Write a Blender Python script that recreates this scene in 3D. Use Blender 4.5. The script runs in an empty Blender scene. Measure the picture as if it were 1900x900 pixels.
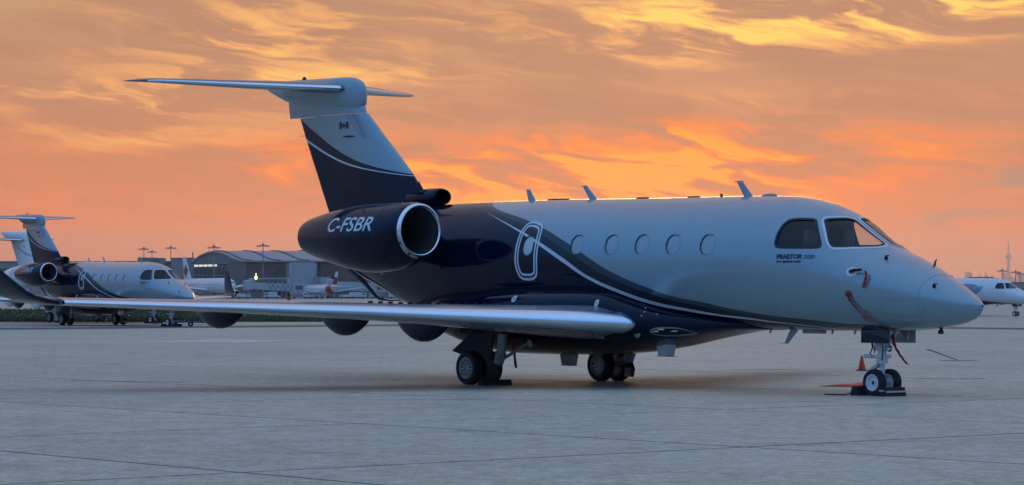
import bpy, bmesh, math, random
import numpy as np
from mathutils import Vector, Matrix
random.seed(7)
sc = bpy.context.scene
COL = sc.collection
R = math.radians
# ------------------------------------------------------------------ camera
CAM_H, FPX, HORIZON = 1.718, 5054.8, 546.0          # metres, pixels of a 1900 px wide picture
cam_d = bpy.data.cameras.new('camera'); cam = bpy.data.objects.new('camera', cam_d); COL.objects.link(cam)
cam.location = (0, 0, CAM_H); cam.rotation_euler = (R(90), 0, 0)
cam_d.sensor_width = 36; cam_d.lens = FPX / 1900 * 36
cam_d.shift_y = (HORIZON - 450) / 1900
cam_d.clip_start = 0.5; cam_d.clip_end = 90000
sc.camera = cam
# ------------------------------------------------------------------ node helper
def srgb(r, g, b, a=1):
    f = lambda c: (c / 255 / 12.92) if c / 255 <= .04045 else ((c / 255 + .055) / 1.055) ** 2.4
    return (f(r), f(g), f(b), a)
class NT:
    def __init__(s, nt): s.nt = nt; s.n = nt.nodes; s.l = nt.links
    def add(s, t, **kw):
        n = s.n.new(t)
        for k, v in kw.items(): setattr(n, k, v)
        return n
    def put(s, sock, v):
        if v is None: return
        if hasattr(v, 'is_linked') or hasattr(v, 'links'): s.l.new(v, sock)
        else: sock.default_value = v
    def m(s, op, a, b=None, c=None, clamp=False):
        n = s.add('ShaderNodeMath', operation=op, use_clamp=clamp)
        for i, v in enumerate((a, b, c)): s.put(n.inputs[i], v)
        return n.outputs[0]
    def mix(s, f, a, b, blend='MIX'):
        n = s.add('ShaderNodeMix', data_type='RGBA', blend_type=blend)
        s.put(n.inputs[0], f); s.put(n.inputs[6], a); s.put(n.inputs[7], b)
        return n.outputs[2]
    def mr(s, v, a, b, c=0., d=1., smooth=True):
        n = s.add('ShaderNodeMapRange', interpolation_type='SMOOTHSTEP' if smooth else 'LINEAR')
        for i, q in enumerate((v, a, b, c, d)): s.put(n.inputs[i], q)
        return n.outputs[0]
    def ramp(s, f, stops, interp='LINEAR'):
        n = s.add('ShaderNodeValToRGB'); cr = n.color_ramp; cr.interpolation = interp
        while len(cr.elements) < len(stops): cr.elements.new(0.5)
        for e, (p, c) in zip(cr.elements, stops): e.position = p; e.color = c
        s.put(n.inputs[0], f); return n.outputs[0]
    def noise(s, vec, scale=5, detail=4, rough=.55, dist=0.):
        n = s.add('ShaderNodeTexNoise'); s.put(n.inputs['Vector'], vec)
        n.inputs['Scale'].default_value = scale; n.inputs['Detail'].default_value = detail
        n.inputs['Roughness'].default_value = rough; n.inputs['Distortion'].default_value = dist
        return n.outputs[0]
    def vec(s, x, y, z=0.):
        n = s.add('ShaderNodeCombineXYZ')
        for i, v in enumerate((x, y, z)): s.put(n.inputs[i], v)
        return n.outputs[0]
    def xyz(s, v):
        n = s.add('ShaderNodeSeparateXYZ'); s.put(n.inputs[0], v); return n.outputs
    def curve(s, v, pts, xs, ys):      # smooth curve through (x, y) points
        n = s.add('ShaderNodeFloatCurve'); cv = n.mapping.curves[0]
        pts = sorted((max(0, min(1, x / xs)), max(0, min(1, y / ys))) for x, y in pts)
        while len(cv.points) < len(pts): cv.points.new(.5, .5)
        for p, q in zip(cv.points, pts): p.location = q
        n.mapping.update()
        s.put(n.inputs['Value'], s.m('DIVIDE', v, xs))
        return s.m('MULTIPLY', n.outputs[0], ys)
# ------------------------------------------------------------------ world: sunset sky
SUN_AZ, SUN_EL = 0.055, R(2.2)        # the glow sits a little right of the picture's middle
world = bpy.data.worlds.new('World'); sc.world = world; world.use_nodes = True
w = NT(world.node_tree)
for n in list(w.n): w.n.remove(n)
tc = w.add('ShaderNodeTexCoord')
dx, dy, dz = w.xyz(tc.outputs['Generated'])
az0 = w.m('ARCTAN2', dx, dy); el0 = w.m('MAXIMUM', dz, 0.)
wn = w.add('ShaderNodeTexNoise'); w.put(wn.inputs['Vector'], w.vec(w.m('MULTIPLY', az0, 14.), w.m('MULTIPLY', el0, 55.)))
wn.inputs['Scale'].default_value = 1; wn.inputs['Detail'].default_value = 3
wr, wg, wb = w.xyz(wn.outputs['Color'])
az = w.m('ADD', az0, w.m('MULTIPLY', w.m('SUBTRACT', wr, .5), .07))
el = w.m('ADD', el0, w.m('MULTIPLY', w.m('SUBTRACT', wg, .5), .016))
t = w.m('POWER', el0, .5)
L = lambda r, g, b: (r, g, b, 1)
front = w.ramp(t, [(0, srgb(206, 150, 136)), (.10, srgb(213, 145, 125)), (.16, srgb(232, 137, 86)), (.22, srgb(222, 138, 94)),
                   (.275, srgb(202, 148, 112)), (.33, srgb(190, 150, 118)), (.48, L(.42, .42, .45)), (.70, L(.37, .49, .68)), (1, L(.33, .54, .88))])
back = w.ramp(t, [(0, L(.20, .22, .28)), (.16, L(.16, .24, .39)), (.34, L(.15, .33, .66)), (.6, L(.16, .42, .95)), (1, L(.33, .54, .88))])
sky = w.mix(w.mr(dy, .35, .96), back, front)
nst = w.noise(w.vec(w.m('MULTIPLY', az, 20.), w.m('MULTIPLY', w.m('ADD', el, w.m('MULTIPLY', az, .13)), 118.), 1.3), 1, 4, .55, .35)
nfn = w.noise(w.vec(w.m('MULTIPLY', az, 70.), w.m('MULTIPLY', w.m('ADD', el, w.m('MULTIPLY', az, .16)), 430.)), 1, 3, .6, .3)
nbg = w.noise(w.vec(w.m('MULTIPLY', az, 7.), w.m('MULTIPLY', w.m('ADD', el, w.m('MULTIPLY', az, .1)), 46.), 3.7), 1, 4, .55, .3)
def blob(a, e, sa, se, amp):
    p = w.m('POWER', w.m('DIVIDE', w.m('SUBTRACT', az, a), sa), 2.); q = w.m('POWER', w.m('DIVIDE', w.m('SUBTRACT', el, e), se), 2.)
    return w.m('MULTIPLY', w.m('EXPONENT', w.m('MULTIPLY', w.m('ADD', p, q), -1.)), amp)
def total(bl):
    o = None
    for b in bl: o = blob(*b) if o is None else w.m('ADD', o, blob(*b))
    return o
streak = w.m('ADD', w.mr(nst, .38, .64, 0., 1.15), w.mr(nfn, .36, .66, -.16, .2))
low = w.m('MULTIPLY', total([(.030, .0445, .080, .0140, 1.1), (.052, .0385, .032, .0085, 1.15), (.135, .0520, .055, .0075, .45), (-.06, .050, .06, .008, .45), (.02, .036, .12, .016, .45), (.10, .060, .05, .005, .35)]), streak)
high = w.m('MULTIPLY', total([(.100, .0985, .085, .0085, 1.0), (.165, .1050, .06, .0065, .8), (.055, .0900, .045, .0060, .8), (-.095, .0935, .065, .0100, .75), (-.150, .0715, .085, .0085, .9), (-.06, .0800, .06, .006, .5), (-.13, .058, .07, .005, .45), (.02, .107, .3, .008, .22),
                              (.09, .0720, .07, .005, .35)]), streak)
dark = w.m('MULTIPLY', w.mr(nbg, .43, .60), w.mr(el0, .02, .075, .2, .9))
dark = w.m('MAXIMUM', dark, w.m('MULTIPLY', w.mr(nst, .52, .38), w.mr(el0, .012, .07, .12, .75)))
sky = w.mix(w.m('MULTIPLY', dark, w.mr(dy, .2, .8)), sky, srgb(184, 134, 106))
hi_amt = w.m('MINIMUM', high, 1.15)
sky = w.mix(w.mr(hi_amt, .05, .75, 0, .95), sky, srgb(246, 182, 112))
sky = w.mix(w.mr(hi_amt, .6, 1.15, 0, 1), sky, srgb(255, 222, 110))
sky = w.mix(w.mr(low, .05, .70, 0, .95), sky, srgb(255, 134, 40))
sky = w.mix(w.mr(low, .36, .95, 0, 1), sky, srgb(255, 178, 38))
gray = total([(.184, .0415, .014, .0028, 1.3), (.175, .0285, .008, .0016, .5), (.166, .0262, .009, .0022, .5), (.200, .038, .010, .002, .8)])
sky = w.mix(w.m('MINIMUM', gray, .8), sky, srgb(160, 142, 146))
sky = w.mix(1., sky, w.ramp(t, [(0, L(1.20, 1.0, 1.0)), (.10, L(1.24, 1.0, .95)), (.155, L(1.30, 1.0, .78)), (.205, L(1.29, 1.0, .66)), (.255, L(1.18, 1.02, .86)), (.40, L(1, 1, 1))]), 'MULTIPLY')
bgn = w.add('ShaderNodeBackground'); w.put(bgn.inputs['Color'], sky); bgn.inputs['Strength'].default_value = 1.0
wo = w.add('ShaderNodeOutputWorld'); w.l.new(bgn.outputs[0], wo.inputs['Surface'])
world.cycles.sampling_method = 'MANUAL'; world.cycles.sample_map_resolution = 2048
# the sun, veiled by the cloud bank it sets behind
sun_d = bpy.data.lights.new('sun', 'SUN'); sun_d.energy = 0.35; sun_d.angle = R(9); sun_d.color = (1, .62, .32)
sun = bpy.data.objects.new('sun', sun_d); COL.objects.link(sun)
sun.rotation_euler = Vector((-math.sin(SUN_AZ) * math.cos(SUN_EL), -math.cos(SUN_AZ) * math.cos(SUN_EL), -math.sin(SUN_EL))).to_track_quat('-Z', 'Y').to_euler()
sc.view_settings.view_transform = 'Standard'; sc.view_settings.look = 'None'
sc.view_settings.exposure = 0; sc.view_settings.gamma = 1
sc.cycles.max_bounces = 8; sc.cycles.transparent_max_bounces = 12
# ------------------------------------------------------------------ materials
MATS = {}
def mat(name, col, rough=.5, metal=0., coat=0., emit=None, var=0., vscale=4., bump=0., bscale=30., spec=.5, detail=5):
    m_ = bpy.data.materials.new(name); m_.use_nodes = True; q = NT(m_.node_tree); b = q.n['Principled BSDF']
    b.inputs['Roughness'].default_value = rough; b.inputs['Metallic'].default_value = metal
    b.inputs['Coat Weight'].default_value = coat; b.inputs['Coat Roughness'].default_value = .04; b.inputs['Specular IOR Level'].default_value = spec
    co = q.add('ShaderNodeTexCoord').outputs['Object']
    c4 = tuple(col[:3]) + (1,)
    if var:
        nz = q.noise(co, vscale, detail, .6)
        lo = tuple(c * (1 - var) for c in c4[:3]) + (1,); hi = tuple(min(1, c * (1 + var)) for c in c4[:3]) + (1,)
        q.put(b.inputs['Base Color'], q.ramp(nz, [(.25, lo), (.75, hi)]))
        q.put(b.inputs['Roughness'], q.mr(nz, .3, .7, max(0, rough - .06), min(1, rough + .08)))
    else: b.inputs['Base Color'].default_value = c4
    if emit: b.inputs['Emission Color'].default_value = tuple(emit[:3]) + (1,); b.inputs['Emission Strength'].default_value = emit[3]
    if bump:
        bn = q.add('ShaderNodeBump'); bn.inputs['Strength'].default_value = bump; bn.inputs['Distance'].default_value = .02
        q.put(bn.inputs['Height'], q.noise(co, bscale, 6, .6)); q.l.new(bn.outputs[0], b.inputs['Normal'])
    MATS[name] = m_; return m_
SILVER = (.245, .345, .392, 1); NAVY = (.0004, .0055, .024, 1); GREYD = (.018, .027, .038, 1); GREYM = (.046, .064, .084, 1); PALE = (.62, .66, .70, 1)
def paint_nodes(name, colour_fn, rough=.24, metal=0., coat=.5):
    m_ = bpy.data.materials.new(name); m_.use_nodes = True; q = NT(m_.node_tree); b = q.n['Principled BSDF']
    tcn = q.add('ShaderNodeTexCoord'); co = tcn.outputs['Object']; x, y, z = q.xyz(co)
    c = colour_fn(q, x, y, z)
    dirt = q.noise(q.vec(q.m('MULTIPLY', x, 1.2), y, q.m('MULTIPLY', z, 3.)), 1.6, 6, .65)
    c = q.mix(q.mr(dirt, .40, .8, 0, .16), c, (.62, .60, .57, 1), 'MULTIPLY')
    q.put(b.inputs['Base Color'], c)
    q.put(b.inputs['Roughness'], q.mr(dirt, .3, .75, rough, rough + .12))
    b.inputs['Coat Roughness'].default_value = .03
    if metal:
        sr = q.add('ShaderNodeSeparateColor'); q.put(sr.inputs[0], c); ms = q.m('COMPARE', sr.outputs[2], .37, .07)
        q.put(b.inputs['Metallic'], q.m('MULTIPLY', ms, metal)); q.put(b.inputs['Coat Weight'], q.m('MULTIPLY', ms, .8)); q.put(b.inputs['Roughness'], q.m('ADD', .07, q.m('MULTIPLY', ms, .2)))
    else: b.inputs['Coat Weight'].default_value = coat
    q.put(b.inputs['Specular IOR Level'], q.m('ADD', .24, q.m('MULTIPLY', ms, .26)) if metal else (.24 if coat == 0 else .5))
    bn = q.add('ShaderNodeBump'); bn.inputs['Strength'].default_value = .012; bn.inputs['Distance'].default_value = .05
    q.put(bn.inputs['Height'], q.noise(co, 2.2, 3, .5)); q.l.new(bn.outputs[0], b.inputs['Normal']); q.l.new(bn.outputs[0], b.inputs['Coat Normal'])
    MATS[name] = m_; return m_
S_HI = [(0, 0), (2.4, .95), (3.0, 1.13), (3.527, 1.19), (4.137, 1.241), (4.692, 1.303), (5.398, 1.366), (6.09, 1.461), (6.811, 1.572), (7.722, 1.81), (8.458, 2.056), (9.147, 2.391), (9.893, 2.704), (10.559, 2.931), (12.075, 3.343), (12.73, 3.50), (13.3, 3.75), (21, 6.9)]
S_LO = [(0, 0), (2.4, .95), (3.0, 1.125), (3.549, 1.18), (4.174, 1.222), (4.736, 1.274), (5.441, 1.332), (6.141, 1.413), (6.859, 1.514), (7.752, 1.747), (8.472, 1.996), (9.144, 2.31), (9.868, 2.632), (10.533, 2.889), (12.05, 3.337), (12.73, 3.50), (13.3, 3.75), (21, 6.9)]
B_HI = [(0, 0), (1.0, .95), (1.754, 1.186), (2.619, 1.225), (3.267, 1.285), (4.056, 1.345), (4.908, 1.454), (5.593, 1.575), (6.325, 1.683), (7.061, 1.883), (7.85, 2.141), (8.634, 2.485), (9.025, 2.651), (9.945, 2.976), (10.41, 3.104), (12.18, 3.489), (12.8, 3.75), (21, 6.9)]
B_MD = [(a[0], .45 * b + .55 * c) for a, b, c in [((x,), np.interp(x, *zip(*S_HI)), np.interp(x, *zip(*B_HI))) for x in (0, 1.4, 2.0, 2.6, 3.3, 4.0, 4.9, 5.6, 6.3, 7.0, 7.8, 8.6, 9.2, 9.9, 10.5, 11.2, 12.0, 12.6, 13.2, 21)]]
def bands(q, x, z, slo, shi, bmd, bhi, base=NAVY, top=SILVER):
    c = base
    for cv, col in ((slo, PALE), (shi, GREYD), (bmd, GREYM), (bhi, top)):
        c = q.mix(q.m('GREATER_THAN', z, q.curve(x, cv, 21., 7.)), c, col)
    return c
paint_nodes('livery_fuselage', lambda q, x, y, z: bands(q, x, z, S_LO, S_HI, B_MD, B_HI), .22, .25)
F_ST = [(18.74, 4.93), (18.1, 4.69), (17.44, 4.49), (16.8, 4.36), (16.17, 4.27), (15.05, 4.14)]
F_BD = [(18.94, 5.39), (18.44, 5.14), (17.91, 4.88), (17.11, 4.58), (16.49, 4.42), (15.54, 4.25), (15.05, 4.18)]
ext = lambda pts, a, b: [(0, a), (14.5, a)] + pts + [(21, b)]
fl = ext(F_ST, 4.1, 5.9); fh = ext([(x, z + .012 + .045 * max(0, (x - 15.6) / 3)) for x, z in F_ST], 4.1, 5.96); fb = ext(F_BD, 4.14, 6.6)
fm = ext([(x, .5 * (np.interp(x, *zip(*fh)) + np.interp(x, *zip(*fb)))) for x, z in reversed(F_ST)], 4.12, 6.2)
paint_nodes('livery_fin', lambda q, x, y, z: bands(q, x, z, fl, fh, fm, fb), .22, .25)
paint_nodes('navy_paint', lambda q, x, y, z: NAVY, .06, 0., 0.)
paint_nodes('silver_paint', lambda q, x, y, z: SILVER, .22, .25)
paint_nodes('white_paint', lambda q, x, y, z: (.72, .76, .79, 1))
W_B = [(0, 0), (1.0, .9), (2.0, 1.12), (4.0, 1.30), (6.0, 1.42), (9, 1.5), (21, 1.6)]
def white_swoosh(q, x, y, z):
    c = q.mix(q.m('GREATER_THAN', z, q.curve(x, W_B, 21., 7.)), NAVY, (.62, .66, .69, 1))
    s1 = q.m('MULTIPLY', q.m('GREATER_THAN', x, q.m('ADD', 5.3, q.m('MULTIPLY', q.m('POWER', q.m('SUBTRACT', z, 2.4), 2.), 4.))), q.m('LESS_THAN', z, 2.95))
    return q.mix(s1, c, (.16, .24, .36, 1))
paint_nodes('livery_white_swoosh', white_swoosh)
def fin_lines(q, x, y, z):
    d = q.m('SUBTRACT', z, q.curve(x, [(0, 4.0), (15, 4.2), (16.5, 4.32), (17.5, 4.62), (18.6, 5.2), (21, 6.5)], 21., 7.))
    a = q.m('MULTIPLY', q.m('GREATER_THAN', d, 0.), q.m('LESS_THAN', d, .05)); b = q.m('MULTIPLY', q.m('GREATER_THAN', d, .1), q.m('LESS_THAN', d, .14))
    return q.mix(q.m('MAXIMUM', a, b), (.72, .76, .79, 1), (.03, .06, .12, 1))
paint_nodes('livery_fin_lines', fin_lines)
mat('bare_metal', (.76, .83, .92), .20, 1., var=.03, vscale=3)
mat('chrome', (.80, .80, .79), .10, 1.)
mat('wing_grey', (.20, .235, .27), .28, 0, .4, var=.05, vscale=2)
mat('tail_grey', (.085, .105, .135), .30, 0, .4, var=.05); mat('pale_print', PALE, .4); mat('dark_print', (.012, .022, .05), .4); mat('thin_print', (.03, .07, .13), .4)
mat('seal', (.010, .012, .015), .5); mat('panel_gap', (.19, .275, .325), .6)
mat('window_shade', (.27, .35, .40), .18, 0, .9); mat('hatch_glass', (.50, .54, .56), .18, 0, .9)
mat('tyre', (.012, .012, .013), .75, bump=.3, bscale=60); mat('wheel_grey', (.36, .37, .38), .4, .3); mat('wheel_white', (.66, .68, .68), .4)
mat('gear_white', (.55, .58, .60), .35, var=.15, vscale=9); mat('gear_grey', (.30, .31, .32), .4, .2, var=.2, vscale=9); mat('dark_metal', (.02, .02, .022), .45, .4)
mat('duct', (.08, .086, .095), .35, .2); mat('fan', (.12, .12, .125), .35, .9); mat('interior', (.004, .006, .009), .7); mat('seat_leather', (.10, .095, .085), .6)
mat('streamer', (.34, .012, .016), .7, var=.3, vscale=8); mat('cover_dark', (.05, .012, .014), .7); mat('cone_orange', (.62, .05, .014), .55); mat('rubber', (.014, .014, .015), .8, bump=.3)
mat('chock_stripe', (.55, .36, .27), .6); mat('bright_orange', (.80, .06, .03), .7, var=.2, vscale=3); mat('inlet_dark', (.006, .006, .007), .6)
g_ = bpy.data.materials.new('cockpit_glass'); g_.use_nodes = True; q = NT(g_.node_tree); q.n.remove(q.n['Principled BSDF'])
tr = q.add('ShaderNodeBsdfTransparent'); tr.inputs[0].default_value = (.80, .84, .86, 1); gl = q.add('ShaderNodeBsdfGlossy'); gl.inputs['Roughness'].default_value = .02
lw = q.add('ShaderNodeLayerWeight'); lw.inputs[0].default_value = .5; mx = q.add('ShaderNodeMixShader')
q.put(mx.inputs[0], q.m('ADD', .05, q.m('MULTIPLY', q.m('POWER', lw.outputs['Facing'], 5.), .95))); q.l.new(tr.outputs[0], mx.inputs[1]); q.l.new(gl.outputs[0], mx.inputs[2]); q.l.new(mx.outputs[0], q.n['Material Output'].inputs['Surface']); MATS['cockpit_glass'] = g_
# ------------------------------------------------------------------ mesh helpers
def link(o, parent=None, label=None, cat=None, group=None, kind=None):
    COL.objects.link(o)
    if parent: o.parent = parent
    for k, v in (('label', label), ('category', cat), ('group', group), ('kind', kind)):
        if v: o[k] = v
    return o
def mesh(name, vf, m, smooth=35):
    me = bpy.data.meshes.new(name); me.from_pydata([tuple(map(float, v)) for v in vf[0]], [], vf[1])
    me.materials.append(MATS[m] if isinstance(m, str) else m)
    if smooth:
        me.polygons.foreach_set('use_smooth', [True] * len(me.polygons)); me.set_sharp_from_angle(angle=R(smooth))
    me.update(); return me
def mk(name, vf, m, parent=None, smooth=35, **kw): return link(bpy.data.objects.new(name, mesh(name, vf, m, smooth)), parent, **kw)
def empty(name, loc=(0, 0, 0), rz=0, **kw):
    o = bpy.data.objects.new(name, None); o.empty_display_size = .2; link(o, **kw); o.location = loc; o.rotation_euler = (0, 0, rz); return o
def join(*parts):
    V, Fc = [], []
    for v, f in parts:
        k = len(V); V += [tuple(p) for p in v]; Fc += [tuple(i + k for i in q) for q in f]
    return V, Fc
def mirror(vf): return [(v[0], -v[1], v[2]) for v in vf[0]], [tuple(reversed(f)) for f in vf[1]]
def move(vf, d): return [(v[0] + d[0], v[1] + d[1], v[2] + d[2]) for v in vf[0]], vf[1]
def rotz(vf, a):
    c, s = math.cos(a), math.sin(a); return [(v[0] * c - v[1] * s, v[0] * s + v[1] * c, v[2]) for v in vf[0]], vf[1]
def box(x0, x1, y0, y1, z0, z1, bev=0.):
    if not bev:
        v = [(x, y, z) for z in (z0, z1) for y in (y0, y1) for x in (x0, x1)]
        return v, [(0, 2, 3, 1), (4, 5, 7, 6), (0, 1, 5, 4), (2, 6, 7, 3), (0, 4, 6, 2), (1, 3, 7, 5)]
    b = bm_box(x0, x1, y0, y1, z0, z1, bev); return b
def bm_box(x0, x1, y0, y1, z0, z1, bev):
    bm = bmesh.new(); bmesh.ops.create_cube(bm, size=1)
    for v in bm.verts: v.co = (x0 + (v.co.x + .5) * (x1 - x0), y0 + (v.co.y + .5) * (y1 - y0), z0 + (v.co.z + .5) * (z1 - z0))
    bmesh.ops.bevel(bm, geom=list(bm.edges), offset=bev, segments=2, affect='EDGES', profile=.6)
    r = ([tuple(v.co) for v in bm.verts], [tuple(v.index for v in f.verts) for f in bm.faces]); bm.free(); return r
def loft(secs, closed=True, cap0=True, cap1=True):
    n = len(secs[0]); V = [p for s in secs for p in s]; Fc = []
    for i in range(len(secs) - 1):
        for j in range(n if closed else n - 1):
            a, b = i * n + j, i * n + (j + 1) % n; Fc.append((a, b, b + n, a + n))
    if cap0: Fc.append(tuple(reversed(range(n))))
    if cap1: Fc.append(tuple(range((len(secs) - 1) * n, len(secs) * n)))
    return V, Fc
def tube(pts, rad, seg=10, cap=True):
    pts = [Vector(p) for p in pts]; rad = [rad] * len(pts) if np.isscalar(rad) else rad; secs = []
    for i, p in enumerate(pts):
        d = (pts[min(i + 1, len(pts) - 1)] - pts[max(i - 1, 0)]).normalized()
        a = d.cross(Vector((0, 0, 1)) if abs(d.z) < .9 else Vector((1, 0, 0))).normalized(); b = d.cross(a)
        secs.append([tuple(p + a * rad[i] * math.cos(2 * math.pi * k / seg) + b * rad[i] * math.sin(2 * math.pi * k / seg)) for k in range(seg)])
    return loft(secs, True, cap, cap)
def lathe(prof, seg=32, axis='x', c=(0, 0, 0), close=False):  # prof: (along, radius)
    secs = []
    for a, r in prof:
        ring = []
        for k in range(seg):
            t_ = 2 * math.pi * k / seg; p, s_ = r * math.cos(t_), r * math.sin(t_)
            ring.append({'x': (c[0] + a, c[1] + p, c[2] + s_), 'y': (c[0] + s_, c[1] + a, c[2] + p), 'z': (c[0] + p, c[1] + s_, c[2] + a)}[axis])
        secs.append(ring)
    if close: secs.append(secs[0])
    return loft(secs, True, False, False)
def plate(poly, th, axis=1):           # flat polygon given in 3-D, thickened along an axis
    n = len(poly); o = [0, 0, 0]; o[axis] = th
    return poly + [tuple(p[i] + o[i] for i in range(3)) for p in poly], [tuple(range(n)), tuple(reversed(range(n, 2 * n)))] + [(i, i + n, (i + 1) % n + n, (i + 1) % n) for i in range(n)]
def text2d(s, size=1, shear=0., bold=0.):
    cu = bpy.data.curves.new('lettering', 'FONT'); cu.body = s; cu.size = size; cu.shear = shear; cu.offset = bold
    o = bpy.data.objects.new('lettering', cu); COL.objects.link(o); bpy.context.view_layer.update()
    me = bpy.data.meshes.new_from_object(o.evaluated_get(bpy.context.evaluated_depsgraph_get()))
    bm = bmesh.new(); bm.from_mesh(me); bmesh.ops.triangulate(bm, faces=bm.faces)
    for _ in range(2):
        e = [e for e in bm.edges if e.calc_length() > size * .16]
        if e: bmesh.ops.subdivide_edges(bm, edges=e, cuts=1); bmesh.ops.triangulate(bm, faces=bm.faces)
    r = ([tuple(v.co) for v in bm.verts], [tuple(v.index for v in f.verts) for f in bm.faces]); bm.free()
    bpy.data.objects.remove(o); bpy.data.meshes.remove(me); bpy.data.curves.remove(cu)
    xs = [v[0] for v in r[0]]; x0 = min(xs); wd = max(xs) - x0
    return [(v[0] - x0, v[1], 0) for v in r[0]], r[1], wd
def pip(x, y, poly):
    ins = np.zeros(np.shape(x), bool); n = len(poly)
    for i in range(n):
        (x0, y0), (x1, y1) = poly[i], poly[(i + 1) % n]
        if y0 == y1: continue
        c = ((y0 > y) != (y1 > y)) & (x < (x1 - x0) * (y - y0) / (y1 - y0) + x0); ins ^= c
    return ins
# at(): world point for a picture column/row at distance d (used for the far background only)
def at(x, y, d): return Vector(((x - 950) / FPX * d, d, CAM_H - (y - HORIZON) * d / FPX))
# ------------------------------------------------------------------ the business jet (x aft from the nose, y starboard, z up)
ST = np.array([[0, 1.53, 1.53, 0, 1.53, 2, 2], [.06, 1.585, 1.393, .098, 1.535, 1.937, 2], [.2, 1.673, 1.302, .234, 1.55, 1.921, 2], [.5, 1.853, 1.214, .419, 1.6, 1.91, 2],
 [1, 2.111, 1.139, .642, 1.69, 1.966, 2.1], [1.5, 2.338, 1.104, .799, 1.79, 2.011, 2.1], [1.95, 2.515, 1.09, .912, 1.88, 1.996, 2.15], [2.4, 2.771, 1.087, .986, 1.97, 1.957, 2.15],
 [2.9, 3.072, 1.09, 1.052, 2.06, 2.1, 2.15], [3.5, 3.307, 1.085, 1.11, 2.15, 2.05, 2.15], [4.2, 3.428, 1.095, 1.135, 2.23, 2, 2.1], [5.2, 3.465, 1.1, 1.15, 2.27, 2, 2.1],
 [8, 3.5, 1.11, 1.15, 2.29, 2, 2.1], [11, 3.545, 1.12, 1.15, 2.31, 2, 2.1], [12.5, 3.55, 1.14, 1.13, 2.33, 2, 2.1], [13.5, 3.545, 1.2, 1.06, 2.38, 2, 2], [14.5, 3.52, 1.35, .93, 2.45, 2, 2],
 [15.2, 3.5, 1.52, .82, 2.52, 2, 2], [16, 3.47, 1.80, .68, 2.64, 2, 2], [17, 3.42, 2.16, .48, 2.82, 2, 2], [18, 3.35, 2.62, .26, 3.0, 2, 2], [18.5, 3.28, 2.9, .12, 3.1, 2, 2], [18.65, 3.2, 3.05, .02, 3.13, 2, 2]])
def slopes(x, y):
    h = np.diff(x); d = np.diff(y) / h; m_ = np.zeros_like(y)
    for i in range(1, len(x) - 1):
        if d[i - 1] * d[i] > 0:
            w1 = 2 * h[i] + h[i - 1]; w2 = h[i] + 2 * h[i - 1]; m_[i] = (w1 + w2) / (w1 / d[i - 1] + w2 / d[i])
    m_[0] = d[0]; m_[-1] = d[-1]; return m_
TT = np.sqrt(ST[:, 0]); MM = [slopes(TT, ST[:, k]) for k in range(1, 7)]
def fat(X):
    X = np.asarray(X, float); t_ = np.sqrt(np.clip(X, 0, ST[-1, 0])); i = np.clip(np.searchsorted(TT, t_) - 1, 0, len(TT) - 2)
    h = TT[i + 1] - TT[i]; u = (t_ - TT[i]) / h
    return [(2*u**3-3*u**2+1)*ST[i, k+1] + (u**3-2*u**2+u)*MM[k][i]*h + (-2*u**3+3*u**2)*ST[i+1, k+1] + (u**3-u**2)*MM[k][i+1]*h for k in range(6)]
def fpt(X, ph):                       # surface point; ph 0 starboard side, pi/2 crown
    zt, zb, wd, zc, nu, nl = fat(X); c = np.cos(ph); s = np.sin(ph); n = np.where(s >= 0, nu, nl); hh = np.where(s >= 0, zt - zc, zc - zb)
    return wd * np.sign(c) * np.abs(c) ** (2 / n), zc + hh * np.sign(s) * np.abs(s) ** (2 / n)
def fphi(X, Z):
    zt, zb, wd, zc, nu, nl = fat(X); up = Z >= zc
    r = np.clip(np.where(up, (Z - zc) / np.maximum(zt - zc, 1e-6), (zc - Z) / np.maximum(zc - zb, 1e-6)), 0, 1); n = np.where(up, nu, nl)
    return np.where(up, 1, -1) * np.arcsin(r ** (n / 2))
def fy(X, Z): return float(fpt(X, fphi(X, Z))[0])
def fsurf(X, ph, off=0.):             # point pushed out along the normal
    e = 1e-3; X = max(float(X), .012)
    P_ = lambda a, b: Vector((a, float(fpt(a, b)[0]), float(fpt(a, b)[1])))
    p = P_(X, ph); n = (P_(X, ph + e) - P_(X, ph - e)).cross(P_(X + e, ph) - P_(X - e, ph)).normalized()
    ax = Vector((X, 0, float(fat(X)[3])))
    if n.dot(p - ax) < 0: n = -n
    return tuple(p + n * off)
def on(X, Z, off=0., side=1):
    p = fsurf(X, float(fphi(X, Z)), off); return (p[0], p[1] * side, p[2])
def densify(poly, d=.03):
    o = []
    for i in range(len(poly)):
        a = np.array(poly[i]); b = np.array(poly[(i + 1) % len(poly)]); k = max(1, int(np.linalg.norm(b - a) / d))
        o += [tuple(a + (b - a) * j / k) for j in range(k)]
    return o
def smooth_poly(poly, it=2):          # Chaikin
    for _ in range(it):
        o = []
        for i in range(len(poly)):
            a = np.array(poly[i]); b = np.array(poly[(i + 1) % len(poly)]); o += [tuple(.75 * a + .25 * b), tuple(.25 * a + .75 * b)]
        poly = o
    return poly
def offset_poly(poly, d):
    n = len(poly); o = []; area = sum(poly[i][0] * poly[(i + 1) % n][1] - poly[(i + 1) % n][0] * poly[i][1] for i in range(n)); sg = 1 if area > 0 else -1
    for i in range(n):
        a = np.array(poly[i - 1]); b = np.array(poly[(i + 1) % n]); t_ = b - a; t_ = t_ / (np.linalg.norm(t_) + 1e-9); o.append((poly[i][0] + sg * t_[1] * d, poly[i][1] - sg * t_[0] * d))
    return o
KP = 1.05                             # metres per radian used for outlines drawn in (x, phi)
def toph(poly): return [(x, float(fphi(x, z)) * KP) for x, z in poly]
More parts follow.
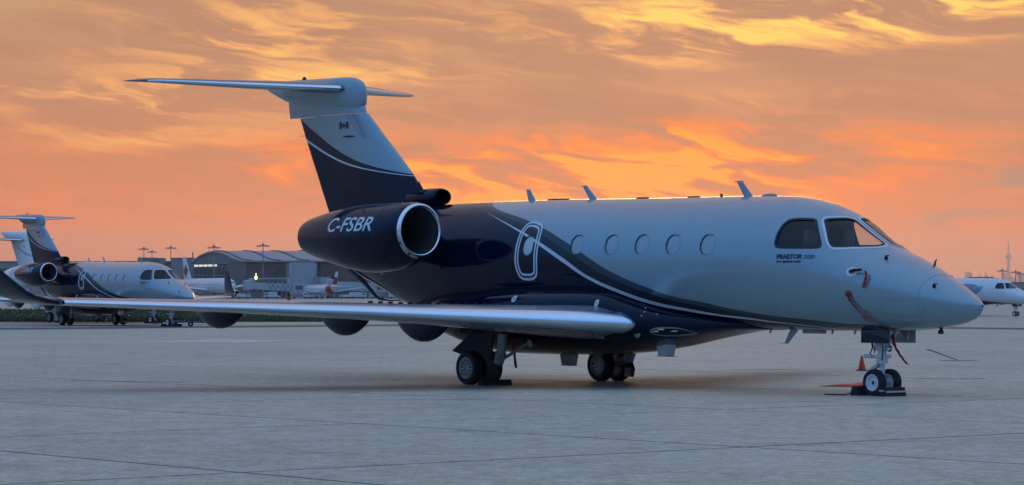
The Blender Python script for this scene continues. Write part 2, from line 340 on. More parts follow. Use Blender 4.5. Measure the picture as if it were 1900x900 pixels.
def ring_on(poly, d0, d1, off, side=1, inner_off=None):   # poly in (x, phi*KP)
    a = offset_poly(poly, d0); b = offset_poly(poly, d1); n = len(poly); V = []
    for x, p in a: q_ = fsurf(x, p / KP, off if inner_off is None else inner_off); V.append((q_[0], q_[1] * side, q_[2]))
    for x, p in b: q_ = fsurf(x, p / KP, off); V.append((q_[0], q_[1] * side, q_[2]))
    f = [(i, (i + 1) % n, (i + 1) % n + n, i + n) for i in range(n)]
    return V, (f if side > 0 else [tuple(reversed(k)) for k in f])
def patch_on(poly, off, side=1, res=.05):                 # filled outline, curved with the skin
    bm = bmesh.new(); vs = [bm.verts.new((x, p, 0)) for x, p in poly]; bm.faces.new(vs); bmesh.ops.triangulate(bm, faces=bm.faces)
    for _ in range(4):
        e = [e for e in bm.edges if e.calc_length() > res * 2]
        if not e: break
        bmesh.ops.subdivide_edges(bm, edges=e, cuts=1); bmesh.ops.triangulate(bm, faces=bm.faces)
    bm.normal_update(); V = []
    for v in bm.verts: q_ = fsurf(v.co.x, v.co.y / KP, off); V.append((q_[0], q_[1] * side, q_[2]))
    Fc = [tuple(v.index for v in f.verts) for f in bm.faces]; bm.free(); out = []
    for f in Fc:
        a, b_, c_ = (Vector(V[i]) for i in f); m_ = (a + b_ + c_) / 3; ax = Vector((m_.x, 0, float(fat(m_.x)[3])))
        out.append(f if (b_ - a).cross(c_ - a).dot(m_ - ax) > 0 else tuple(reversed(f)))
    return V, out
REAR_WIN = smooth_poly([(3.72, 2.60), (3.72, 2.78), (3.68, 2.94), (3.58, 3.02), (3.20, 3.012), (3.11, 2.985), (2.80, 2.62), (2.75, 2.50), (2.90, 2.498), (3.55, 2.505), (3.68, 2.53)], 2)
REAR_PORT = toph([(x + .03 * (x - 2.7), z) for x, z in REAR_WIN]); REAR_WIN = toph(REAR_WIN)
def cphi(x): # angle just off the crown, where the centre post starts
    lo, hi = .6, math.pi / 2
    for _ in range(40):
        m_ = (lo + hi) / 2
        if float(fpt(x, m_)[0]) > .075: lo = m_
        else: hi = m_
    return lo * KP
WS = toph([(2.595, 2.525), (2.67, 2.60), (2.80, 2.77), (2.93, 2.91), (3.015, 2.985)])
WS += [(2.98, float(fphi(2.98, 3.01)) * KP), (2.90, float(fphi(2.90, 3.012)) * KP), (2.80, cphi(2.80) - .06), (2.74, cphi(2.74))]
WS += [(x, cphi(x)) for x in (2.6, 2.45, 2.3, 2.15, 2.05)]
WS += toph([(2.02, 2.522), (2.15, 2.515), (2.35, 2.515), (2.52, 2.515)])
WS = smooth_poly(WS, 1)
def round_rect(xc, zc, w_, h_, r, lean=0.):
    o = []
    for sx, sz, a0 in ((1, 1, 0), (-1, 1, 90), (-1, -1, 180), (1, -1, 270)):
        for k in range(6):
            a = R(a0 + 18 * k); px_, pz_ = sx * (w_ / 2 - r) + r * math.cos(a), sz * (h_ / 2 - r) + r * math.sin(a); o.append((xc + px_ + lean * pz_, zc + pz_))
    return o
CAB_X = (8.80, 7.84, 7.02, 6.195, 5.315)
CABW = [toph(round_rect(x, 2.622 - (5.3 - x) * .0125 - .026, .355, .355, .15)) for x in CAB_X]
HATCHW = toph(round_rect(10.21, 2.64, .30, .37, .14))
# skin grid, finer where panes are let in
fine = lambda a, b, d: list(np.arange(a, b, d))
XR = sorted(set([round(v, 4) for v in [.002, .01, .025, .045] + fine(.07, .5, .04) + fine(.5, 1.9, .06) + fine(1.9, 3.84, .0135) + fine(3.84, 5.05, .09) + fine(5.05, 9.05, .016) + fine(9.05, 9.98, .09) + fine(9.98, 10.42, .016) + fine(10.42, 18.6, .09) + [18.6, 18.65]]))
PR = sorted(fine(-math.pi / 2, -.02, .07) + fine(-.02, .05, .03) + fine(.05, math.pi - .05, .0135) + fine(math.pi - .05, math.pi * 1.5 - .05, .07))
def skin():
    X = np.array(XR); ph = np.array(PR); A, B = np.meshgrid(X, ph, indexing='ij'); Y, Z = fpt(A, B); n = len(ph)
    V = np.stack([A, Y, Z], -1).reshape(-1, 3)
    B2 = np.append(ph, ph[0] + 2 * math.pi); xm = (X[1:] + X[:-1]) / 2; pm = (B2[1:] + B2[:-1]) / 2
    XM, PM = np.meshgrid(xm, pm, indexing='ij'); PS = np.where(PM > math.pi / 2, math.pi - PM, PM) * KP
    hole = np.zeros(XM.shape, bool)
    for pl in [WS, HATCHW] + CABW: hole |= pip(XM, PS, pl)
    hole |= pip(XM, PS, REAR_WIN) & (PM < math.pi / 2); hole |= pip(XM, PS, REAR_PORT) & (PM >= math.pi / 2)
    I_, J_ = np.nonzero(~hole); J2 = (J_ + 1) % n
    Fc = np.stack([I_ * n + J_, I_ * n + J2, (I_ + 1) * n + J2, (I_ + 1) * n + J_], -1)
    sel = (xm[I_] > 1.7) & (xm[I_] < 4.3)
    return V, Fc, Fc[sel], n
def fast_mesh(name, V, Fc, m):
    used, inv = np.unique(Fc, return_inverse=True); V = V[used]; Fc = inv.reshape(Fc.shape)
    me = bpy.data.meshes.new(name); me.from_pydata(V.tolist(), [], Fc.tolist()); me.materials.append(MATS[m])
    me.polygons.foreach_set('use_smooth', [True] * len(me.polygons)); me.update(); return me
def airfoil(n=18, t_=.12, camber=.015):
    xs = [(1 - math.cos(math.pi * k / n)) / 2 for k in range(n + 1)]
    yt = lambda x: 5 * t_ * (.2969 * math.sqrt(x) - .126 * x - .3516 * x * x + .2843 * x ** 3 - .1036 * x ** 4)
    yc = lambda x: camber * 4 * x * (1 - x)
    up = [(x, yc(x) + yt(x)) for x in reversed(xs)]; lo = [(x, yc(x) - yt(x)) for x in xs[1:-1]]
    return up, lo                      # TE->LE over the top, LE->TE underneath
def wing_sec(le, ch, t_, cant=0., twist=0., x0=0., x1=1., n=22):
    up, lo = airfoil(n, t_); pts = up + lo; o = []
    for x, y in pts:
        x_ = min(max(x, x0), x1)
        if x_ != x:
            yy = 5 * t_ * (.2969 * math.sqrt(x_) - .126 * x_ - .3516 * x_ * x_ + .2843 * x_ ** 3 - .1036 * x_ ** 4); y = .06 * x_ * (1 - x_) + (yy if (x, y) in up else -yy)
        c, s = math.cos(twist), math.sin(twist); X = (x_ * c + y * s) * ch; Zp = (y * c - x_ * s) * ch
        o.append((le[0] + X, le[1] - Zp * math.sin(cant), le[2] + Zp * math.cos(cant)))
    return o
def wing_at(Y):
    lx = 6.95 + .632 * (Y - 1.2); c = np.interp(Y, [1.0, 1.2, 4.2, 9.9], [4.75, 4.6, 2.95, 1.32]); t_ = np.interp(Y, [1.2, 4, 9.9], [.135, .118, .10]); z = np.interp(Y, [1.2, 6, 9.9], [1.185, 1.435, 1.575])
    return (lx, Y, z), float(c), float(t_), float(np.interp(Y, [1.2, 9.9], [R(1.6), R(-.6)]))
def wheel(parent, X, Y, Rr, wd, side, rim, spokes):
    z = Rr - .004; h = wd / 2
    rp = [(-h * .55, .001), (-h * .55, Rr * .22), (-h * .30, Rr * .26), (-h * .30, Rr * .46), (-h * .75, Rr * .50), (-h * .95, Rr * .58), (-h * .9, Rr * .64), (h * .9, Rr * .64), (h * .95, Rr * .58), (h * .75, Rr * .50), (h * .3, Rr * .46), (h * .3, Rr * .26), (h * .55, Rr * .22), (h * .55, .001)]
    vf = lathe(rp, 32, 'y', (X, Y, z))
    if spokes:
        for s in (-1, 1):
            for k in range(spokes):
                a = 2 * math.pi * k / spokes; b = box(-.016, .016, s * h * .60 - .012, s * h * .60 + .012, Rr * .20, Rr * .53)
                c_, s_ = math.cos(a), math.sin(a); vf = join(vf, ([(X + v[0] * c_ + v[2] * s_, Y + v[1], z - v[0] * s_ + v[2] * c_) for v in b[0]], b[1]))
    r_ = mk('wheel', vf, rim, parent)
    tp = [(-h * .88, Rr * .60), (-h, Rr * .70), (-h, Rr * .84), (-h * .86, Rr * .94), (-h * .62, Rr * .985)]
    tp += [(y * h, Rr * k) for y, k in ((-.5, .998), (-.47, .975), (-.43, .998), (-.1, 1.), (-.07, .978), (.07, .978), (.1, 1.), (.43, .998), (.47, .975), (.5, .998))] + [(-a, b) for a, b in reversed(tp)]
    mk('tyre', lathe(tp, 40, 'y', (X, Y, z)), 'tyre', r_)
    mk('hub_cap', lathe([(side * h * .62, .001), (side * h * .62, Rr * .12), (side * h * .5, Rr * .16), (side * h * .3, Rr * .17)], 16, 'y', (X, Y, z)), 'dark_metal' if not spokes else 'wheel_grey', r_)
NCX, NCZ, NCR = [12.40, 12.55, 12.75, 13.2, 13.8, 14.4, 14.85, 15.5, 15.88, 16.0], [2.955, 2.93, 2.895, 2.845, 2.825, 2.84, 2.855, 2.872, 2.88, 2.88], [.53, .575, .615, .665, .682, .645, .58, .46, .375, .34]
NY = 2.0
nz_ = lambda x: float(np.interp(x, NCX, NCZ)); nr_ = lambda x: float(np.interp(x, NCX, NCR))
def nac_on(X, Z, off, side=1):
    r = nr_(X) + off; dz_ = max(-r * .98, min(r * .98, Z - nz_(X))); return (X, side * (NY + math.sqrt(r * r - dz_ * dz_)), Z)
FIN = [(3.05, 14.60, 18.05, .10), (3.5, 14.62, 18.15, .105), (3.75, 14.78, 18.28, .105), (3.95, 14.98, 18.39, .105), (4.23, 15.24, 18.53, .105), (4.6, 15.66, 18.73, .10), (5.1, 16.25, 18.99, .10), (5.53, 16.75, 19.2, .10)]
def fin_y(X, Z):
    le = np.interp(Z, [f[0] for f in FIN], [f[1] for f in FIN]); te = np.interp(Z, [f[0] for f in FIN], [f[2] for f in FIN]); x = min(max((X - le) / (te - le), .001), 1); return 5 * .105 * (.2969 * math.sqrt(x) - .126 * x - .3516 * x * x + .2843 * x ** 3 - .1036 * x ** 4) * (te - le)
def blade(x0, x1, z0, z1, sweep, tip, th=.018):      # blade aerial
    secs = []
    for k in range(5):
        f = k / 4; c = (x1 - x0) * (1 - f) + tip * f; xl = x0 + sweep * f; z = z0 + (z1 - z0) * f; tt = th * (1 - .5 * f)
        secs.append([(xl, 0, z), (xl + c * .3, tt, z), (xl + c, 0, z), (xl + c * .3, -tt, z)])
    return loft(secs)
def build_jet(root, reg):
    V, Fc, Fl, n = skin()
    link(bpy.data.objects.new('fuselage', fast_mesh('fuselage', V, Fc, 'livery_fuselage')), root)
    Vl = V.copy(); cx = np.array([float(c) for c in fat(V[:, 0])[3]]) if False else fat(V[:, 0])[3]; Vl[:, 1] *= .965; Vl[:, 2] = cx + (V[:, 2] - cx) * .965
    link(bpy.data.objects.new('cockpit_lining', fast_mesh('cockpit_lining', Vl, Fl[:, ::-1], 'interior')), root)
    zt, zb, wd, zc, _, _ = fat(4.25)
    mk('bulkhead', lathe([(4.25, .001), (4.25, 1.06)], 32, 'x', (0, 0, 2.25)), 'interior', root)
    mk('cockpit_floor', box(1.85, 4.24, -.80, .80, 1.60, 1.64), 'interior', root)
    gsf = loft([[(2.12, -s * .42, 2.30), (2.12, -s * .42, 2.515), (2.75, -s * .90, 2.50), (2.75, -s * .90, 2.2)] for s in (1, -1)]); mk('glareshield', gsf, 'interior', root)
    for s in (1, -1):
        st_ = mk('pilot_seat', join(bm_box(3.42, 3.54, s * .46 - .23, s * .46 + .23, 1.7, 2.55, .05), bm_box(2.95, 3.5, s * .46 - .25, s * .46 + .25, 1.85, 2.0, .05)), 'seat_leather', root)
        mk('headrest', bm_box(3.38, 3.50, s * .46 - .14, s * .46 + .14, 2.56, 2.84, .05), 'seat_leather', st_)
    for s in (1, -1):
        for nm, pl, wseal in (('cockpit_side_window', REAR_WIN if s > 0 else REAR_PORT, .022), ('windshield', WS, .020)):
            pn = mk(nm, patch_on(densify(pl, .06), -.012, s), 'cockpit_glass', root)
            mk('seal', ring_on(densify(pl, .05), -.035, .012, .0035, s), 'seal', pn)
            if nm == 'windshield': mk('frame', ring_on(densify(pl, .05), .014, .062, .004, s), 'pale_print', pn)
        for pl in CABW + [HATCHW]:
            pn = mk('cabin_window', patch_on(pl, -.022, s), 'hatch_glass' if pl is HATCHW else 'window_shade', root)
            mk('seal', ring_on(pl, -.006, .009, .0025, s, inner_off=-.024), 'seal', pn)
    # escape hatch outline, printed in two lines
    hat = smooth_poly([(10.56, 2.45), (10.555, 2.75), (10.535, 2.95), (10.44, 3.085), (10.28, 3.11), (10.10, 3.08), (9.95, 3.02), (9.90, 2.86), (9.89, 2.55), (9.88, 2.2), (9.90, 2.06), (10.02, 1.985), (10.2, 1.975), (10.40, 2.0), (10.50, 2.15), (10.545, 2.3)], 1)
    hp = densify(toph(hat), .06); mk('hatch_outline', join(ring_on(hp, -.042, 0, .004), ring_on(hp, -.112, -.074, .004)), 'pale_print', root, 0)
    # nose panel, radome joint
    pan = densify(toph(smooth_poly([(1.48, 1.63), (1.15, 1.63), (.80, 1.63), (.77, 1.5), (.83, 1.38), (1.15, 1.36), (1.5, 1.355), (1.52, 1.5)], 1)), .06); mk('nose_panel_gap', ring_on(pan, 0, .009, .003), 'panel_gap', root, 0)
    for xx in (.86,):
        mk('skin_joint', loft([[fsurf(xx, p, .0025) for p in np.linspace(-1.5, 4.6, 70)], [fsurf(xx + .008, p, .0025) for p in np.linspace(-1.5, 4.6, 70)]], False, False, False), 'panel_gap', root, 0)
    # lettering below the cockpit window
    def fus_text(s, size, x0, z0, m_, wid, bold=0., shear=0., nm='lettering'):
        v, f, wd_ = text2d(s, size, shear, bold); k = wid / wd_
        return mk(nm, ([on(x0 - p[0] * k, z0 + p[1], .004) for p in v], f), m_, root, 0)
    fus_text('PRAETOR', .10, 3.615, 2.325, 'dark_print', .555, .0065); fus_text('500', .098, 3.035, 2.318, 'thin_print', .215, .002); fus_text('BY EMBRAER', .045, 3.61, 2.256, 'dark_print', .55, .0035)
    # sensors on the nose
    for X, Z in ((1.68, 2.31), (.70, 1.845)):
        p = Vector(on(X, Z, 0)); d = Vector(on(X, Z, .06)); mk('air_data_probe', join(tube([p, d], [.035, .018], 10), tube([d, d + Vector((-.07, .0, .0))], [.012, .008], 8)), 'dark_metal', root)
    p = Vector(fsurf(1.25, math.pi / 2 + .35, 0)); mk('ice_probe', tube([p, p + Vector((0, -.02, .07)), p + Vector((-.03, -.02, .10))], [.02, .016, .01], 8), 'dark_metal', root)
    # wing-body fairing
    FB = [(4.5, .15, 1.09, 1.22), (5.1, .52, 1.075, 1.25), (5.9, .88, .985, 1.36), (6.64, 1.11, .875, 1.47), (7.36, 1.26, .745, 1.66), (8.1, 1.37, .645, 1.85), (9.0, 1.43, .585, 1.89), (10.0, 1.45, .56, 1.89), (11.2, 1.42, .56, 1.84), (12.2, 1.30, .645, 1.76), (12.9, 1.15, .775, 1.76), (13.7, .88, .99, 1.66), (14.5, .5, 1.27, 1.60), (15.0, .12, 1.45, 1.58)]
    fx = np.array([f[0] for f in FB]); FBm = [slopes(fx, np.array([f[k] for f in FB])) for k in (1, 2, 3)]
    def fb_at(x):
        i = min(max(np.searchsorted(fx, x) - 1, 0), len(fx) - 2); h = fx[i + 1] - fx[i]; u = (x - fx[i]) / h
        return [(2*u**3-3*u**2+1)*FB[i][k+1] + (u**3-2*u**2+u)*FBm[k][i]*h + (-2*u**3+3*u**2)*FB[i+1][k+1] + (u**3-u**2)*FBm[k][i+1]*h for k in range(3)]
    secs = []
    for x in np.linspace(4.5, 15.0, 72):
        wd_, zb_, zt_ = fb_at(x); zc_ = zb_ + .55 * (zt_ - zb_); ring = []
        for a in np.linspace(0, 2 * math.pi, 64, endpoint=False):
            c_, s_ = math.cos(a), math.sin(a); ring.append((x, wd_ * np.sign(c_) * abs(c_) ** (2 / (3.6 if s_ > 0 else 2.5)), zc_ + ((zt_ - zc_) if s_ > 0 else (zc_ - zb_)) * np.sign(s_) * abs(s_) ** (2 / (3.6 if s_ > 0 else 2.4))))
        secs.append(ring)
    fair = mk('wing_fairing', loft(secs), 'navy_paint', root, 50)
    def fair_y(x, z):
        wd_, zb_, zt_ = fb_at(x); zc_ = zb_ + .55 * (zt_ - zb_); r = abs(z - zc_) / ((zt_ - zc_) if z > zc_ else (zc_ - zb_)); return wd_ * max(0, 1 - min(r, 1) ** (3.6 if z > zc_ else 2.4)) ** (1 / (3.6 if z > zc_ else 2.5))
    for X, Z in ((10.27, 1.63), (7.99, 1.56)):
        o = [(X + a * math.cos(t_), fair_y(X, Z + b * math.sin(t_)) + .006, Z + b * math.sin(t_)) for a, b in ((.065, .065), (.035, .035)) for t_ in np.linspace(0, 2 * math.pi, 24, endpoint=False)]
        k = mk('fuel_cap_ring', (o, [(i, (i + 1) % 24, (i + 1) % 24 + 24, i + 24) for i in range(24)]), 'pale_print', fair, 0)
        mk('fuel_cap', (o[24:] + [(X, fair_y(X, Z) + .008, Z)], [(i, (i + 1) % 24, 24) for i in range(24)]), 'wheel_grey', k, 0)
    bpn = smooth_poly([(6.86, 1.04), (6.70, 1.12), (6.40, 1.135), (6.15, 1.12), (5.95, 1.03), (6.1, .995), (6.4, .96), (6.75, .96)], 2); bi = offset_poly(bpn, -.025); nb = len(bpn)
    mk('belly_panel_outline', ([(x, fair_y(x, z) + .006, z) for x, z in bpn + bi], [(i, (i + 1) % nb, (i + 1) % nb + nb, i + nb) for i in range(nb)]), 'gear_grey', fair, 0)
    for X, Z in ((6.72, 1.05), (6.58, 1.09), (6.35, 1.06)): mk('belly_fitting', move(box(-.09, .09, -.01, .012, -.012, .012), (X, fair_y(X, Z), Z)), 'gear_white', fair, 0)
    for X, Z in ((6.98, 1.47), (6.92, 1.40), (6.95, 1.33), (6.72, 1.50), (6.66, 1.36)): mk('placard', move(box(-.022, .022, -.003, .006, -.008, .008), (X, fair_y(X, Z), Z)), 'pale_print', fair, 0)
    mk('belly_light', lathe([(0, .001), (.02, .05), (0, .07), (-.02, .075)], 16, 'y', (7.15, fair_y(7.15, 1.0) - .01, 1.0)), 'gear_grey', fair)
    # wings
    ys = [1.0, 1.32, 2, 3, 4.2, 5.5, 7, 8.4, 9.85]
    tipc = [((12.40, 9.95, 1.576), 1.30, .10, 0.), ((12.50, 10.08, 1.60), 1.27, .10, R(14)), ((12.72, 10.24, 1.675), 1.20, .095, R(34)), ((12.90, 10.34, 1.775), 1.13, .09, R(50)), ((13.10, 10.42, 1.91), 1.05, .09, R(60)), ((13.48, 10.53, 2.15), .92, .085, R(68)), ((13.95, 10.68, 2.60), .70, .08, R(73)), ((14.45, 10.82, 3.08), .46, .08, R(75)), ((14.62, 10.84, 3.14), .25, .08, R(75))]
    for s in (1, -1):
        mm = (lambda a: a) if s > 0 else mirror
        body = [wing_sec(*wing_at(y)[:3], 0., wing_at(y)[3], .055 if y > 1.33 else .22, 1.) for y in [1.0, 1.32, 1.45] + ys[2:]]
        wg_ = mk('wing', mm(loft(body)), 'wing_grey', root, 40)
        les = []
        for y, k, sh in [(1.17, .12, .34), (1.185, .42, .20), (1.215, .68, .09), (1.26, .86, .03), (1.33, .97, .0), (1.42, 1., -.004)] + [(y, 1., -.004) for y in ys[2:]]:
            le, c, t_, tw = wing_at(y); le = (le[0] + sh, y, le[2]); les.append(wing_sec(le, c, t_ * 1.012 * k, 0., tw, 0., .062 if y < 9 else .07))
        mk('leading_edge', mm(loft(les)), 'bare_metal', wg_, 40)
        mk('winglet', mm(loft([wing_sec(a, b, c, d) for a, b, c, d in tipc])), 'navy_paint', wg_, 40)
        for yy, x0, x1, dp in ((6.5, 11.75, 13.35, .33), (4.1, 11.15, 12.75, .36), (2.2, 11.15, 12.85, .40)):
            sc_ = []
            for f in np.linspace(0, 1, 16):
                zt_ = wing_at(yy)[0][2] - .03 - .02 * f; e = max(.02, math.sin(math.pi * min(1, f * 1.0)) ** .75); sc_.append([(x0 + (x1 - x0) * f, yy + .13 * e * math.cos(a), zt_ + (.06 if math.sin(a) > 0 else dp) * e * math.sin(a)) for a in np.linspace(0, 2 * math.pi, 18, endpoint=False)])
            mk('flap_fairing', mm(loft(sc_)), 'navy_paint', wg_, 50)
        for k in range(19):                     # vortex generators on the inboard upper surface
            y = 1.75 + k * .165; le, c, t_, tw = wing_at(y); x = .42 * c; zt_ = le[2] + c * (t_ * .49 + .014) - .42 * c * math.sin(tw)
            mk('vortex_generator', mm(rotz_about(box(-.05, .05, -.006, .006, -.02, .045), R(18), (le[0] + x, y, zt_))), 'dark_metal', wg_, 0)
        for yy in (9.2, 8.4, 7.6): mk('static_wick', mm(tube([(wing_at(yy)[0][0] + wing_at(yy)[1] - .02, yy, wing_at(yy)[0][2]), (wing_at(yy)[0][0] + wing_at(yy)[1] + .13, yy + .02, wing_at(yy)[0][2])], .005, 6)), 'dark_metal', wg_)
    # engines
    for s in (1, -1):
        mm = (lambda a: a) if s > 0 else mirror
        rings = []
        for x, z, r in zip(NCX, NCZ, NCR): rings.append((x, z, r))
        xs = np.linspace(12.425, 16.0, 44); sl = slopes(np.array(NCX), np.array(NCR)); sz = slopes(np.array(NCX), np.array(NCZ))
        def herm(x, ys_, ms):
            i = min(max(np.searchsorted(NCX, x) - 1, 0), len(NCX) - 2); h = NCX[i + 1] - NCX[i]; u = (x - NCX[i]) / h
            return (2*u**3-3*u**2+1)*ys_[i] + (u**3-2*u**2+u)*ms[i]*h + (-2*u**3+3*u**2)*ys_[i+1] + (u**3-u**2)*ms[i+1]*h
        ring = lambda x, z, r, k=56: [(x, NY + r * math.cos(a), z + r * math.sin(a)) for a in np.linspace(0, 2 * math.pi, k, endpoint=False)]
        nac = mk('engine_nacelle', mm(loft([ring(x, herm(x, NCZ, sz), herm(x, NCR, sl)) for x in xs] + [ring(15.98, 2.88, .31), ring(15.6, 2.88, .33)], True, False, False)), 'navy_paint', root, 40)
        lipp = [(12.425, .5395), (12.39, .523), (12.365, .503), (12.36, .484), (12.37, .466), (12.395, .453), (12.425, .4465)]
        mk('inlet_lip', mm(loft([ring(x, 2.955 - (x - 12.36) * .16, r) for x, r in lipp], True, False, False)), 'chrome', nac, 60)
        mk('inlet_duct', mm(loft([ring(x, 2.935 - (x - 12.5) * .1, r) for x, r in ((12.425, .4465), (12.54, .434), (12.75, .44), (13.0, .452), (13.25, .455), (13.3, .455))], True, False, False)), 'duct', nac, 60)
        for xx in (13.02, 14.25): mk('cowl_joint', mm(loft([ring(x, herm(x, NCZ, sz), herm(x, NCR, sl) + .002) for x in (xx, xx + .012)], True, False, False)), 'seal', nac, 0)
        fv = join(lathe([(0, .455), (.02, .12), (.02, .001)], 32, 'x', (13.32, NY, 2.86)))
        mk('fan_backing', mm(fv), 'inlet_dark', nac, 0)
        bl = []
        for k in range(22):
            a = 2 * math.pi * k / 22; q_ = []
            for r, tw, c_ in ((.12, .25, .05), (.28, .7, .055), (.448, 1.05, .06)):
                for e in (-1, 1): aa = a + e * c_ / max(r, .2) * math.sin(tw); q_.append((13.24 + e * c_ * math.cos(tw), NY + r * math.cos(aa), 2.865 + r * math.sin(aa)))
            bl.append((q_, [(0, 1, 3, 2), (2, 3, 5, 4)]))
        mk('fan', mm(join(*bl)), 'fan', nac)
        mk('spinner', mm(lathe([(-.20, .001), (-.15, .05), (-.06, .10), (.04, .13)], 24, 'x', (13.2, NY, 2.865))), 'duct', nac)
        mk('exhaust_cone', mm(lathe([(0, .30), (.02, .16), (.35, .02)], 24, 'x', (15.75, NY, 2.88))), 'dark_metal', nac)
        pyl = [[(x0 + (x1 - x0) * f, y, 2.90 + tt * .13 * math.sin(math.pi * f) ** .6 * sg) for f, sg in [(f, 1) for f in np.linspace(0, 1, 14)] + [(f, -1) for f in np.linspace(1, 0, 14)[1:-1]]] for y, x0, x1, tt in ((.5, 12.95, 16.75, 1.), (1.05, 13.05, 16.55, .9), (1.45, 13.15, 16.35, .9))]
        mk('pylon', mm(loft(pyl)), 'navy_paint', root, 50)
        if s > 0:
            v, f, wd_ = text2d(reg, .40, .20, .004); k = 1.50 / wd_
            mk('registration', ([nac_on(14.60 - p[0] * k, 2.955 + p[1] * .98, .008) for p in v], f), 'pale_print', nac, 0)
        mk('cowl_vent', mm(join(([nac_on(13.62 + a, 3.33 + b, .006) for a, b in ((0, 0), (.12, .05), (.10, .08), (-.02, .03))], [(0, 1, 2, 3)]))), 'seal', nac, 0)
        mk('drain_pipe', mm(tube([(13.9, NY - .25, 2.22), (13.93, NY - .25, 2.10)], .03, 10)), 'gear_white', nac)
    # tail: fin, rudder cap, bullet, tailplane, ram-air scoop
    secs = []
    for z, le, te, tk in FIN:
        up, lo = airfoil(20, tk, 0); secs.append([(le + x * (te - le), y * (te - le), z) for x, y in up + lo])
    fin = mk('fin', loft(secs), 'livery_fin', root, 40)
    cap = []
    for z, le, te in ((5.545, 16.80, 19.58), (5.75, 16.88, 19.62), (6.0, 16.95, 19.64)):
        up, lo = airfoil(20, .105, 0); cap.append([(le + x * (te - le), y * (te - le), z) for x, y in up + lo])
    mk('rudder_cap', loft(cap), 'silver_paint', fin, 40)
    mk('lit_edge_strip', box(18.55, 19.14, -.035, .035, 5.527, 5.548), 'chrome', fin, 0)  # bright strip standing in for light caught on the cap's lower edge
    BU = [(16.84, 5.78, 6.00, .02), (16.88, 5.68, 6.12, .08), (16.98, 5.60, 6.22, .13), (17.2, 5.60, 6.305, .18), (17.5, 5.63, 6.335, .21), (18.0, 5.68, 6.345, .225), (18.6, 5.74, 6.36, .215), (19.2, 5.82, 6.375, .18), (19.7, 5.93, 6.38, .13), (20.1, 6.08, 6.37, .08), (20.4, 6.20, 6.36, .03)]
    bs_ = []
    for x, z0, z1, wd_ in BU:
        zc_ = (z0 + z1) / 2; bs_.append([(x, wd_ * np.sign(math.cos(a)) * abs(math.cos(a)) ** .8, zc_ + (z1 - z0) / 2 * np.sign(math.sin(a)) * abs(math.sin(a)) ** .8) for a in np.linspace(0, 2 * math.pi, 40, endpoint=False)])
    bul = mk('tail_bullet', loft(bs_), 'silver_paint', root, 50)
    mk('tail_beacon', lathe([(0, .05), (.03, .045), (.06, .02), (.065, .001)], 12, 'z', (19.05, 0, 6.37)), 'dark_metal', bul)
    for s in (1, -1):
        mm = (lambda a: a) if s > 0 else mirror
        stb = [((17.22, .05, 6.07), 2.45, .10), ((17.36, .25, 6.075), 2.35, .10), ((18.4, 1.75, 6.14), 1.70, .10), ((19.55, 3.38, 6.215), 1.03, .09), ((19.78, 3.52, 6.22), .86, .08), ((20.05, 3.585, 6.235), .62, .05)]
        tp_ = mk('tailplane', mm(loft([wing_sec(a, b, c, 0., R(-2.4)) for a, b, c in stb])), 'tail_grey', root, 40)
        mk('leading_edge', mm(loft([wing_sec((a[0] - .004, a[1], a[2]), b, c * 1.02, 0., R(-2.4), 0., .03) for a, b, c in stb[1:5]])), 'bare_metal', tp_, 40)
    pod = [[(x, wd_ * math.cos(a), z + h * math.sin(a)) for a in np.linspace(0, 2 * math.pi, 28, endpoint=False)] for x, wd_, h, z in ((14.20, .20, .145, 3.70), (14.215, .225, .165, 3.70), (14.28, .235, .178, 3.70), (14.6, .235, .18, 3.70), (15.0, .21, .165, 3.70), (15.5, .12, .12, 3.68), (15.9, .03, .05, 3.64))]
    pd = mk('ram_air_scoop', loft(pod, True, False, True), 'navy_paint', fin, 50)
    mk('scoop_mouth', loft([pod[0], [(14.55, p[1] * .85, 3.70 + (p[2] - 3.70) * .85) for p in pod[0]]], True, False, True), 'inlet_dark', pd, 0)
    mk('scoop_foot', loft([[(x, y, 3.42) for x, y in ((14.05, 0), (14.3, .14), (15.2, .14), (15.6, 0), (15.2, -.14), (14.3, -.14))], [(x, y, 3.60) for x, y in ((14.45, 0), (14.6, .1), (15.2, .12), (15.6, 0), (15.2, -.12), (14.6, -.1))]]), 'navy_paint', pd, 30)
    mk('dorsal_fillet', loft([[(14.55, 0, 3.5), (14.57, .03, 3.5), (14.57, -.03, 3.5)], [(15.0, 0, 4.05), (15.3, .1, 3.4), (15.3, -.1, 3.4)]]), 'navy_paint', fin)
    # flag and slot on the fin
    fly = lambda x, z: (x, fin_y(x, z) + .006, z)
    leaf = [(0, .075), (.014, .04), (.03, .048), (.026, .012), (.05, .03), (.055, .018), (.072, .02), (.062, -.004), (.07, -.014), (.04, -.04), (.042, -.052), (.006, -.045), (.005, -.078)]; leaf = leaf + [(-a, b) for a, b in reversed(leaf[1:])]
    fc_ = (17.425, 5.30)
    flag = join(([fly(fc_[0] + a, fc_[1] + b) for a, b in ((-.155, -.075), (-.085, -.075), (-.085, .075), (-.155, .075))], [(0, 1, 2, 3)]), ([fly(fc_[0] + a, fc_[1] + b) for a, b in ((.085, -.075), (.155, -.075), (.155, .075), (.085, .075))], [(0, 1, 2, 3)]), ([fly(fc_[0] + a * .95, fc_[1] + b * .8) for a, b in leaf], [tuple(range(len(leaf)))]))
    mk('flag_marking', flag, 'dark_print', fin, 0)
    mk('fin_vent', loft([[(17.52 - .55 * f, fin_y(17.52 - .55 * f, 5.055) - .01 + .05 * math.sin(math.pi * f), 5.055 + .018 * math.sin(math.pi * f) * k) for f in np.linspace(0.02, .98, 12)] for k in (1, -1)], False, False, False), 'dark_metal', fin, 0)
